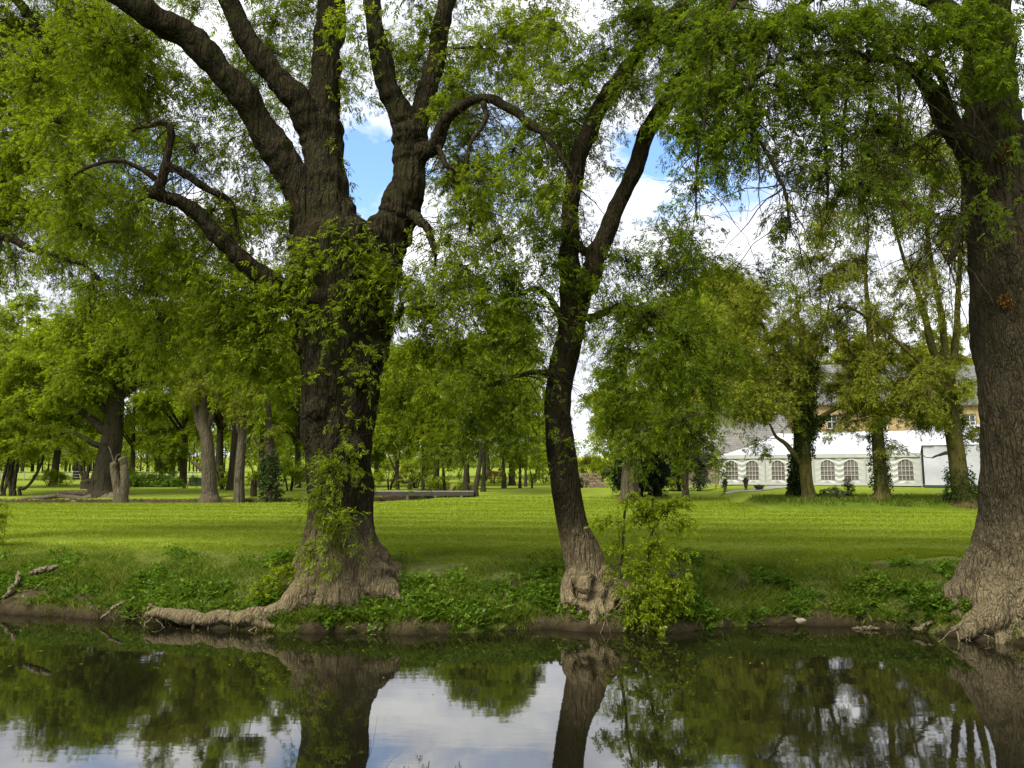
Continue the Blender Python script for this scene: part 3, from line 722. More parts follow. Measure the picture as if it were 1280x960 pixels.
# ================================================================== the four old ash trees on the bank
def big_ash():
    b = ground(430, 16.0)
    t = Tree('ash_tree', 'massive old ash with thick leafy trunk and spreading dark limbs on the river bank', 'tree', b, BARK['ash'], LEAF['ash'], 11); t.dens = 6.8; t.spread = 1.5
    Y = 16.0
    T = t.limb([(432, 800, 158, Y), (432, 750, 142, Y), (431, 712, 112, Y), (428, 670, 90, Y), (425, 620, 78, Y), (422, 560, 83, Y), (424, 500, 93, Y), (428, 440, 105, Y), (430, 390, 118, Y), (430, 340, 122, Y), (436, 295, 118, Y)], 'trunk')
    t.limb([(398, 345, 62, Y), (388, 280, 46, Y), (376, 240, 44, Y), (348, 190, 41, Y - .2), (310, 128, 38, Y - .5), (272, 85, 36, Y - .8), (228, 45, 35, Y - 1.1), (172, 10, 33, Y - 1.5), (110, -30, 28, Y - 1.9), (30, -70, 20, Y - 2.2)])
    t.limb([(425, 345, 82, Y), (414, 280, 66, Y), (406, 225, 52, Y + .2), (404, 165, 44, Y + .4), (408, 90, 38, Y + .6), (415, 20, 33, Y + .8), (420, -80, 26, Y + 1), (415, -200, 15, Y + 1.2)])
    t.limb([(402, 215, 40, Y + .2), (392, 165, 36, Y + .2), (372, 125, 33, Y), (338, 88, 30, Y - .1), (304, 40, 27, Y - .2), (284, -5, 23, Y - .2), (250, -70, 16, Y - .3)])
    t.limb([(462, 345, 72, Y), (480, 300, 58, Y), (500, 268, 49, Y), (511, 228, 43, Y - .1), (514, 188, 45, Y - .1), (512, 160, 44, Y - .2)])
    t.limb([(512, 175, 34, Y - .1), (500, 140, 30, Y - .2), (482, 102, 27, Y - .3), (471, 45, 24, Y - .5), (464, -15, 22, Y - .6), (450, -110, 14, Y - .8)])
    t.limb([(514, 175, 32, Y - .1), (527, 142, 27, Y), (540, 95, 24, Y + .2), (552, 35, 22, Y + .4), (566, -20, 20, Y + .6), (590, -120, 12, Y + 1)])
    t.limb([(525, 195, 26, Y - .2), (542, 182, 20, Y - .5), (556, 152, 16, Y - .8), (588, 126, 14, Y - 1.1), (624, 128, 12, Y - 1.3), (660, 152, 9, Y - 1.5), (692, 182, 7, Y - 1.7), (716, 216, 5, Y - 1.8), (722, 240, 3, Y - 1.8)])
    t.limb([(604, 128, 9, Y - 1.2), (608, 150, 6, Y - 1.2), (590, 180, 5, Y - 1.2), (582, 215, 4, Y - 1.2)], merge=False)
    t.limb([(548, 178, 8, Y - .6), (556, 205, 6, Y - .7), (575, 215, 5, Y - .8), (586, 245, 5, Y - .9), (590, 290, 3, Y - 1)], merge=False)
    t.limb([(515, 268, 14, Y - .3), (530, 280, 11, Y - .6), (538, 296, 9, Y - .8), (544, 312, 7, Y - .9), (545, 326, 3, Y - .9)])
    t.limb([(380, 385, 40, Y - .1), (335, 352, 30, Y - .5), (302, 326, 25, Y - .8), (268, 288, 21, Y - 1), (232, 258, 19, Y - 1.2), (208, 248, 17, Y - 1.3), (188, 240, 14, Y - 1.4)])
    t.limb([(193, 246, 15, Y - 1.4), (206, 214, 12, Y - 1.4), (210, 185, 10, Y - 1.4), (213, 160, 9, Y - 1.4), (196, 154, 7, Y - 1.4), (165, 164, 4, Y - 1.4)])
    t.limb([(210, 207, 11, Y - 1.4), (235, 218, 10, Y - 1.3), (262, 238, 9, Y - 1.2), (288, 254, 8, Y - 1.1), (295, 285, 6, Y - 1), (300, 300, 4, Y - 1)])
    t.limb([(196, 225, 8, Y - 1.4), (170, 207, 6, Y - 1.6), (135, 200, 5, Y - 1.8), (90, 218, 3, Y - 2)], merge=False)
    t.limb([(480, 410, 12, Y - .4), (505, 390, 9, Y - .6), (525, 388, 8, Y - .8), (548, 410, 6, Y - .9)], merge=False)
    # burrs on the trunk
    for px, py, w, yy in ((398, 512, 30, Y - .62), (445, 560, 26, Y - .62), (470, 440, 36, Y - .4), (384, 430, 36, Y - .3), (448, 470, 30, Y - .66), (405, 375, 50, Y - .62), (455, 365, 54, Y - .55), (384, 400, 30, Y - .4)):
        t.limb([(px - 4, py - 12, w * .7, yy), (px, py, w, yy), (px + 3, py + 12, w * .7, yy)], 'trunk')
    # roots
    r = lambda *p: t.limb(list(p), 'root')
    r((405, 700, 60, 15.7), (392, 738, 48, 15.3), (372, 756, 30, 15.1), (338, 767, 23, 14.85), (300, 772, 21, 14.85), (262, 772, 18, 15.0), (225, 772, 16, 15.1), (200, 770, 14, 15.2), (182, 766, 8, 15.25))
    r((262, 776, 9, 15.0), (282, 783, 9, 14.95), (318, 781, 10, 14.8), (345, 781, 8, 14.7))
    r((205, 774, 8, 15.3), (198, 762, 6, 15.35), (186, 755, 4, 15.4))
    r((428, 710, 62, 15.55), (424, 745, 44, 15.2), (415, 768, 22, 14.95), (398, 782, 10, 14.8))
    r((452, 705, 60, 15.7), (468, 730, 48, 15.4), (488, 742, 24, 15.2), (505, 752, 8, 15.1))
    r((455, 690, 50, 16.1), (478, 712, 36, 16.0), (498, 736, 16, 15.9), (506, 752, 6, 15.8))
    r((398, 690, 44, 16.1), (378, 715, 30, 16.0), (362, 740, 12, 15.9))
    C = t.px_clump
    t.bare(420); t.bare(90, .3, .9, 3., 1.6, 1.2)
    # shoots that clothe the trunk
    for a in ((425, 305, 62, 32, 15.1, .8), (385, 340, 52, 40, 15.1, .75), (460, 345, 44, 36, 15.1, .6), (415, 390, 42, 30, 15.0, .4), (458, 450, 28, 30, 15.0, .2), (395, 470, 26, 26, 15.0, .16), (430, 520, 30, 24, 15.0, .14),
              (412, 590, 36, 26, 14.95, .5), (395, 560, 18, 24, 15.0, .2), (394, 632, 28, 30, 14.8, .55), (424, 655, 28, 28, 14.7, .45), (408, 695, 22, 22, 14.6, .35), (455, 690, 14, 16, 14.7, .15), (382, 690, 14, 34, 14.7, .35), (440, 560, 20, 18, 14.9, .25)):
        C(*a, size=.17, droop=.5, deep=.35, per=8)
    # curtains of leaf either side of the trunk
    for a in ((330, 372, 62, 44, 15.4, .9), (285, 405, 56, 44, 15.6, .8), (330, 430, 44, 44, 15.6, .8), (270, 345, 50, 34, 15.4, .5), (345, 480, 34, 36, 15.8, .5), (300, 465, 40, 26, 15.8, .4),
              (510, 350, 46, 40, 15.6, .55), (545, 385, 50, 40, 15.2, .55), (520, 440, 40, 40, 15.6, .55), (570, 440, 50, 40, 15.4, .6), (575, 330, 50, 36, 15.0, .5), (500, 500, 36, 44, 15.8, .5), (545, 500, 44, 40, 15.5, .5), (620, 300, 44, 40, 14.8, .4),
              (600, 230, 44, 40, 14.6, .45), (640, 190, 46, 36, 14.6, .5), (690, 230, 36, 36, 14.4, .4), (650, 250, 40, 36, 14.5, .4), (580, 265, 30, 36, 14.8, .35), (560, 355, 44, 36, 15.0, .4), (610, 385, 44, 36, 14.8, .45), (560, 300, 40, 30, 15.2, .35), (620, 430, 40, 36, 14.8, .4), (500, 300, 24, 30, 15.6, .2), (640, 340, 36, 30, 14.8, .35), (665, 110, 50, 40, 14.8, .45),
              (560, 140, 36, 26, 15.6, .3), (490, 50, 36, 36, 15.6, .35), (440, 100, 30, 40, 16.3, .4), (530, 40, 40, 36, 16.2, .4), (600, 60, 50, 40, 16.2, .45), (640, 30, 60, 40, 15.6, .5), (700, 40, 50, 40, 15.2, .5), (580, 110, 40, 30, 15.4, .35),
              (430, 200, 18, 30, 16.3, .25), (440, 30, 40, 40, 15.0, .4), (350, 30, 50, 40, 16.6, .5), (310, 90, 40, 40, 17.0, .5), (250, 130, 50, 40, 17.2, .55), (215, 90, 50, 40, 16.6, .55), (180, 60, 50, 44, 15.6, .55), (300, 190, 40, 44, 17.0, .45),
              (245, 195, 50, 36, 16.2, .45), (180, 130, 60, 40, 16, .6), (130, 180, 60, 40, 15.0, .6), (160, 250, 60, 40, 15.0, .5), (90, 230, 60, 40, 14.6, .55), (110, 290, 60, 36, 15.4, .5), (210, 310, 50, 30, 15.2, .45), (330, 270, 30, 30, 15.6, .4), (345, 230, 22, 30, 16.0, .3),
              (265, 265, 44, 30, 15.2, .45), (60, 160, 60, 50, 15, .6), (40, 90, 60, 50, 15.4, .6), (120, 60, 60, 50, 15.4, .6), (225, 355, 40, 24, 15.6, .4)):
        C(*a, size=.17, droop=.5, per=13)
    # crown above the picture
    for a in ((430, -120, 150, 90, 16.5, .5), (250, -120, 150, 80, 15.5, .5), (620, -110, 140, 80, 16.5, .5), (80, -100, 140, 80, 14.5, .5), (420, -260, 200, 90, 17, .5), (520, -60, 120, 50, 18.5, .5), (330, -40, 120, 50, 18.5, .5)):
        C(*a, size=.24, per=14)
    t.fill(75, 60, 720, -20, 330, 17.0, 20.5); t.fill(26, 480, 720, 40, 420, 16.5, 19); t.fill(26, 150, 400, 250, 440, 16.5, 19, .35)
    t.rootlets(46)
    t.finish(voxel=.034, bump_amp=.09)

def slim_ash():
    b = ground(735, 15.5)
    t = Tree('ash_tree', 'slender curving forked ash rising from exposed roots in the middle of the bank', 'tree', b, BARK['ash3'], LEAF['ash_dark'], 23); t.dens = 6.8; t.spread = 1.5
    Y = 15.5
    t.limb([(742, 775, 70, 15.3), (740, 742, 60, 15.4), (732, 712, 50, Y), (723, 680, 43, Y), (713, 640, 38, Y), (705, 595, 36, Y), (700, 550, 35, Y), (698, 505, 34, Y), (702, 465, 34, Y), (711, 425, 35, Y), (718, 390, 37, Y), (725, 350, 42, Y)], 'trunk')
    t.limb([(715, 370, 28, Y), (712, 320, 24, Y), (712, 270, 22, Y), (722, 205, 23, Y - .1), (742, 152, 22, Y - .2), (775, 98, 20, Y - .4), (815, 45, 18, Y - .6), (858, 2, 16, Y - .9), (910, -50, 11, Y - 1.2)])
    t.limb([(733, 362, 28, Y), (748, 318, 24, Y), (770, 260, 22, Y + .1), (798, 200, 22, Y + .1), (824, 143, 22, Y), (858, 92, 21, Y - .1), (905, 55, 18, Y - .2), (970, 25, 13, Y - .4), (1040, -20, 8, Y - .6)])
    t.limb([(722, 305, 12, Y - .1), (735, 318, 10, Y), (744, 330, 9, Y)], merge=False)
    t.limb([(704, 480, 12, Y - .1), (680, 465, 8, Y - .3), (655, 468, 6, Y - .5), (620, 480, 4, Y - .7)], merge=False)
    t.limb([(712, 425, 12, Y - .1), (690, 375, 8, Y - .3), (668, 362, 6, Y - .5), (640, 375, 4, Y - .6)], merge=False)
    t.limb([(735, 400, 12, Y - .2), (775, 385, 8, Y - .5), (815, 400, 7, Y - .8), (860, 430, 4, Y - 1)], merge=False)
    r = lambda *p: t.limb(list(p), 'root')
    r((728, 712, 30, 15.4), (714, 732, 20, 15.2), (716, 748, 15, 15.0), (730, 758, 13, 14.85), (742, 766, 11, 14.75))
    r((724, 712, 26, 15.5), (707, 730, 15, 15.4), (707, 748, 12, 15.2), (712, 762, 7, 15.1))
    r((742, 722, 30, 15.3), (747, 742, 19, 15.0), (742, 762, 15, 14.8), (742, 780, 10, 14.7))
    r((750, 722, 34, 15.4), (768, 736, 27, 15.25), (788, 740, 22, 15.2), (800, 748, 12, 15.2))
    r((768, 742, 13, 15.1), (763, 758, 8, 14.9), (752, 765, 6, 14.8), (741, 768, 6, 14.78))
    r((754, 744, 7, 15.0), (753, 758, 5, 14.85), (759, 769, 4, 14.75))
    r((734, 720, 26, 15.1), (730, 736, 18, 14.95), (737, 746, 15, 14.9))
    r((782, 744, 12, 15.1), (778, 760, 8, 14.95), (770, 776, 5, 14.8))
    t.bare(260)
    C = t.px_clump
    for a in ((760, 60, 50, 36, 15.2, .6), (800, 25, 60, 40, 14.8, .8), (720, 90, 44, 36, 15, .45), (690, 140, 40, 40, 15, .4), (790, 110, 50, 40, 14.8, .55), (850, 45, 60, 44, 14.4, .9), (900, 20, 60, 40, 14.2, .9), (860, 120, 44, 36, 14.8, .5), (690, 330, 44, 40, 15.0, .55),
              (660, 380, 48, 36, 14.8, .6), (630, 340, 44, 36, 14.8, .45), (690, 290, 30, 30, 15, .35), (650, 430, 50, 40, 14.8, .6), (600, 470, 50, 36, 14.6, .5), (640, 510, 50, 40, 14.8, .55), (590, 530, 44, 40, 15.0, .5), (555, 570, 36, 26, 15.0, .3), (650, 560, 36, 24, 15, .35),
              (780, 330, 44, 40, 15.2, .6), (770, 385, 44, 44, 14.8, .5), (815, 395, 54, 48, 14.6, .45), (860, 415, 58, 50, 14.4, .4), (785, 440, 46, 44, 14.7, .5), (835, 465, 56, 48, 14.4, .48), (890, 480, 52, 46, 14.2, .35), (785, 505, 42, 44, 14.7, .45), (845, 530, 54, 44, 14.3, .42), (795, 555, 40, 36, 14.6, .35), (880, 550, 46, 38, 14.1, .32), (915, 440, 40, 40, 14.0, .22),
              (840, 340, 40, 36, 15.2, .45), (725, 405, 22, 26, 15.0, .4), (730, 350, 26, 24, 15.0, .4), (715, 290, 18, 30, 15.2, .25), (770, 210, 16, 26, 15.4, .2), (700, 560, 14, 20, 15.0, .2), (760, 540, 20, 36, 14.9, .4), (760, 470, 24, 40, 14.9, .5)):
        C(*a, size=.165, droop=.55, per=13)
    for a in ((800, -90, 150, 70, 15.2, .6), (960, -70, 140, 70, 14.5, .6), (720, -140, 120, 70, 15.5, .5)):
        C(*a, size=.24, per=14)
    t.fill(26, 660, 900, -20, 330, 16, 18.5); t.fill(16, 830, 960, 200, 350, 14.6, 16.5, .13); t.rootlets(26)
    t.finish(voxel=.022, bump_amp=.075)

def right_ash():
    b = ground(1275, 14.7)
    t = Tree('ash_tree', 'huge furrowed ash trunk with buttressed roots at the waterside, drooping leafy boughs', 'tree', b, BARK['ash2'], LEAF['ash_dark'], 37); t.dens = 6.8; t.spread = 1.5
    Y = 14.7
    T = t.limb([(1282, 830, 150, Y), (1280, 780, 138, Y), (1281, 735, 124, Y), (1284, 690, 114, Y), (1285, 640, 108, Y), (1285, 580, 108, Y), (1284, 500, 110, Y), (1280, 420, 110, Y), (1272, 340, 108, Y), (1262, 270, 102, Y), (1252, 215, 90, Y), (1246, 170, 78, Y)], 'trunk')
    t.limb([(1248, 200, 78, Y), (1241, 150, 64, Y), (1238, 95, 58, Y), (1234, 20, 52, Y), (1228, -60, 44, Y - .2), (1215, -180, 30, Y - .4)])
    t.limb([(1262, 240, 60, Y), (1282, 190, 46, Y), (1308, 130, 38, Y), (1340, 50, 32, Y - .2), (1390, -60, 24, Y - .4)])
    t.limb([(1222, 205, 36, Y - .2), (1203, 180, 27, Y - .5), (1186, 152, 24, Y - .8), (1166, 115, 20, Y - 1.1), (1142, 88, 15, Y - 1.4), (1100, 72, 12, Y - 1.8), (1050, 66, 10, Y - 2.1), (1000, 70, 7, Y - 2.4), (960, 85, 5, Y - 2.6)])
    t.limb([(1196, 165, 12, Y - .7), (1188, 135, 10, Y - .8), (1172, 88, 8, Y - .9), (1140, 82, 6, Y - 1.2)], merge=False)
    t.limb([(1206, 270, 14, Y - .4), (1198, 292, 11, Y - .7), (1193, 312, 9, Y - .8), (1187, 330, 6, Y - .9)])
    t.limb([(1210, 215, 9, Y - .5), (1206, 245, 6, Y - .6), (1203, 290, 4, Y - .6)], merge=False)
    t.limb([(1230, 60, 30, Y - .1), (1180, 10, 22, Y - .8), (1100, -20, 17, Y - 1.5), (1000, -20, 12, Y - 2), (920, 0, 8, Y - 2.4)])
    for p in (((1000, 70, 7, Y - 2.4), (1015, 110, 5, Y - 2.4), (1030, 160, 5, Y - 2.4), (1033, 205, 4, Y - 2.4), (1036, 260, 2.5, Y - 2.4)), ((960, 85, 6, Y - 2.6), (930, 125, 5, Y - 2.7), (950, 175, 5, Y - 2.7), (972, 220, 5, Y - 2.7), (985, 248, 4, Y - 2.7), (980, 300, 2.5, Y - 2.7)),
              ((1080, 72, 6, Y - 2), (1088, 120, 5, Y - 2), (1078, 180, 4, Y - 2), (1085, 240, 2.5, Y - 2)), ((1120, 80, 6, Y - 1.6), (1128, 130, 4, Y - 1.6), (1120, 190, 3, Y - 1.6)), ((1050, 66, 5, Y - 2.1), (1058, 130, 4, Y - 2.1), (1052, 200, 3, Y - 2.1), (1060, 250, 2, Y - 2.1)),
              ((1198, 172, 8, Y - .7), (1165, 165, 6, Y - 1), (1130, 190, 4, Y - 1.3), (1090, 205, 3, Y - 1.6)), ((920, 0, 8, Y - 2.4), (890, 60, 5, Y - 2.5), (885, 130, 4, Y - 2.6), (872, 200, 3, Y - 2.6), (868, 270, 2, Y - 2.6))):
        t.limb(list(p), merge=False)
    r = lambda *p: t.limb(list(p), 'root')
    r((1250, 680, 60, Y), (1226, 706, 50, Y), (1206, 724, 34, Y), (1192, 752, 22, Y - .15), (1188, 780, 10, Y - .3))
    r((1250, 730, 70, 14.3), (1232, 772, 40, 14.0), (1215, 788, 24, 13.9), (1200, 797, 10, 13.85))
    r((1222, 782, 16, 13.9), (1206, 783, 10, 13.9), (1190, 785, 6, 13.9))
    r((1275, 740, 70, 14.2), (1268, 785, 30, 13.9), (1254, 800, 16, 13.7), (1252, 812, 8, 13.6))
    r((1290, 745, 80, 14.1), (1286, 790, 38, 13.8), (1282, 808, 24, 13.6), (1280, 822, 12, 13.5))
    r((1320, 745, 80, 14.2), (1345, 790, 40, 13.9), (1365, 812, 16, 13.7))
    r((1320, 700, 60, 14.8), (1360, 730, 36, 14.8), (1400, 742, 14, 14.8))
    t.bare(420, .5, 1.9, .16, 3.2, .9)
    C = t.px_clump
    for a in ((1240, 30, 50, 44, 13.6, .9), (1190, 40, 56, 44, 13.2, 1.), (1130, 35, 60, 44, 12.9, 1.), (1070, 30, 60, 44, 12.6, 1.), (1010, 35, 60, 44, 12.4, 1.1), (950, 40, 60, 44, 12.2, 1.1), (890, 40, 50, 40, 12.2, .8), (1265, 70, 40, 40, 13.4, .6),
              (1160, 85, 40, 30, 13.2, .6), (1090, 95, 50, 36, 12.6, .8), (1030, 105, 50, 40, 12.4, .8), (970, 110, 50, 40, 12.1, .9), (910, 110, 50, 44, 12.1, .9), (860, 110, 36, 40, 12.2, .6), (935, 165, 44, 36, 12.0, .65), (890, 180, 44, 36, 12.1, .7), (990, 160, 40, 36, 12.2, .5), (1050, 165, 44, 40, 12.4, .55), (1095, 170, 36, 40, 12.8, .45),
              (1000, 215, 36, 40, 12.2, .45), (1045, 225, 36, 40, 12.4, .45), (1080, 230, 30, 40, 12.7, .35), (975, 270, 26, 34, 12.1, .4), (1035, 280, 30, 30, 12.4, .35), (870, 240, 30, 36, 12.1, .45), (900, 215, 26, 26, 12.1, .35), (1130, 160, 26, 36, 13.1, .3), (855, 170, 30, 40, 12.2, .5), (1250, 110, 30, 30, 13.6, .3), (1270, 160, 16, 50, 13.5, .3), (975, 330, 16, 24, 12.1, .2), (1120, 215, 24, 40, 13.0, .25), (870, 300, 20, 24, 12.1, .2)):
        C(*a, size=.155, droop=.75, per=13)
    for a in ((1180, -90, 150, 80, 14, .6), (1000, -90, 140, 70, 12.8, .6), (1380, 0, 100, 120, 14.5, .6), (1330, -150, 150, 100, 14.5, .5)):
        C(*a, size=.24, per=14)
    t.fill(30, 850, 1230, -20, 250, 12.5, 15.5, .4, .15, droop=.8) if False else t.fill(34, 850, 1230, -20, 260, 12.5, 15.5, .26, .14); t.rootlets(40)
    t.finish(voxel=.034, bump_amp=.065)
    o = t.o
    a = Acc()
    for px, py, s in ((1232, 210, 9), (1264, 310, 10), (1236, 383, 9), (1272, 400, 10)):
        m = mpp(Y); c = at(px, py, Y); n = 500; rs = RS(int(px))
        # clumps of moss sit on the bark facing the river
        dirv = np.array([c[0] - at(1280, py, Y)[0], -0.72, 0]);
        ctr = at(1275, py, Y) * np.array([1, 1, 1])
        wS = T[np.argmin(np.abs(T[:, 2] - c[2]))]
        dx = np.clip((c[0] - wS[0]) / wS[3], -.98, .98)
        surf = np.array([wS[0] + dx * wS[3], wS[1] - math.sqrt(1 - dx * dx) * wS[3], c[2]])
        p = surf + rs.normal(0, 1, (n, 3)) * np.array([s * m * .5, .03, s * m * .42])
        d = norm(np.stack([p[:, 0] - wS[0], p[:, 1] - wS[1], rs.normal(-.2, .5, n)], 1))
        V, f, v = compound(p - d * .02, d + rs.normal(0, .4, (n, 3)), np.full(n, .07), rs, 1, .5, .6)
        a.add(V, f, var=v)
    a.build('moss', flat_mat('orange_moss', (.13, .065, .012), (.24, .13, .025), 9, .95), o, t.base)

def left_ash():
    b = ground(-120, 20.5)
    t = Tree('ash_tree', 'ash at the left edge whose dark stems climb through dense upper foliage', 'tree', b, BARK['ash'], LEAF['ash'], 51); t.dens = 6.8; t.spread = 1.5
    Y = 20.5
    t.limb([(-120, 720, 90, Y), (-118, 650, 66, Y), (-105, 560, 56, Y), (-85, 460, 52, Y), (-60, 380, 50, Y), (-30, 300, 46, Y), (5, 240, 40, Y)], 'trunk')
    t.limb([(-10, 265, 36, Y), (18, 205, 22, Y), (34, 150, 19, Y), (46, 95, 17, Y), (50, 50, 15, Y), (30, 12, 13, Y), (-5, -30, 10, Y)])
    t.limb([(5, 235, 26, Y), (45, 180, 18, Y + .3), (68, 100, 15, Y + .6), (75, 30, 13, Y + .8), (85, -50, 9, Y + 1)])
    t.limb([(-40, 320, 22, Y - .4), (0, 294, 13, Y - .8), (40, 312, 9, Y - 1.2), (85, 324, 7, Y - 1.5), (118, 342, 6, Y - 1.6), (132, 372, 5, Y - 1.7), (150, 400, 3, Y - 1.7)])
    t.limb([(118, 342, 5, Y - 1.6), (114, 365, 4, Y - 1.6), (112, 400, 2.5, Y - 1.6)], merge=False)
    t.limb([(45, 140, 8, Y), (20, 110, 6, Y), (-10, 100, 4, Y)], merge=False)
    t.bare(200)
    for a in ((20, 40, 60, 50, 21, .9), (70, 80, 60, 50, 21.5, .9), (20, 130, 60, 50, 20.5, .9), (90, 150, 60, 44, 21.5, .8), (30, 200, 60, 44, 20, .9), (100, 215, 60, 40, 21, .7), (40, 260, 60, 40, 20, .8), (120, 30, 60, 50, 22, .8), (-30, 100, 60, 100, 20, .8), (-30, 300, 60, 80, 20, .8), (20, 330, 50, 30, 19.5, .35),
              (110, 360, 36, 30, 19, .4), (140, 405, 30, 24, 19, .3), (90, 310, 44, 24, 19.3, .45), (170, 320, 40, 26, 19.6, .3), (150, 100, 60, 50, 22, .7), (-40, -60, 150, 80, 20, .5), (90, -80, 120, 70, 21, .5), (-140, 150, 90, 140, 20, .5)):
        t.px_clump(*a, size=.18, droop=.5, per=13)
    t.fill(34, -60, 190, -20, 330, 20, 23, .32, .17)
    t.finish(voxel=.05, bump_amp=.06)

# ================================================================== trees across the lawn
def stem(t, pts, Y, part='trunk'):
    return t.limb([(p[0], p[1], p[2], p[3] if len(p) > 3 else Y) for p in pts], part)

def base_at(px, Y): return ground(px, Y)

def base_py(px, Y):
    g = ground(px, Y); t = Y * CP + (g[2] - EYE) * SP
    return 480 - F * ((-(Y) * SP + (g[2] - EYE) * CP) / t)

def mid(name, label, px, Y, bark, leaf, seed, stems, crowns, size=.30, cat='tree', group=None, ivy=None, roots=None, extra=None, parts=True, voxel=None, flare=1.45, pairs=2, twig=None, per=10, twr=.010):
    """a tree across the lawn: stems as pixel paths (the first begins in the ground), crowns as pixel outlines"""
    g = ground(px, Y); py0 = base_py(px, Y)
    t = Tree(name, label, cat, g, BARK[bark], LEAF[leaf], seed, group)
    Ss = []
    for k, s in enumerate(stems):
        if k == 0 or s[0] == 'g':      # flare into the ground
            s = s[1:] if s[0] == 'g' else s
            x0, w0 = s[0][0], s[0][2]; Yb = s[0][3] if len(s[0]) > 3 else Y
            pb = base_py(x0, Yb)
            s = [(x0, pb + 16, w0 * flare * 1.1, Yb), (x0, pb + 4, w0 * flare, Yb), (x0, pb - 2, w0 * (1 + (flare - 1) * .6), Yb), (x0 + (s[1][0] - x0) * .12, pb - 10, w0, Yb)] + list(s[1:])
        Ss.append(stem(t, s, Y, 'trunk' if k == 0 or s[0] == 'g' else 'limb'))
    for r in roots or (): t.limb(list(r), 'root')
    for c in crowns:
        c = dict(c); t.px_crown(c['px'], c['py'], c['rx'], c['ry'], c.get('Y', Y), c.get('n', 14), c.get('d', .9), c.get('s', size), c.get('depth'), c.get('sub', .42), c.get('hollow', 0), pairs=pairs, slim=.5, fill=.46, per=c.get('per', per), twig=twr, droop=c.get('droop', .3))
    if extra: extra(t)
    if ivy:
        for si, a, b_, n, s in ivy: t.ivy(Ss[si], int(a * len(Ss[si])), int(b_ * len(Ss[si])), n, s)
    return t.finish(voxel=voxel, bump_amp=.04, twig_mat=twig or bark, trunk_k=12)

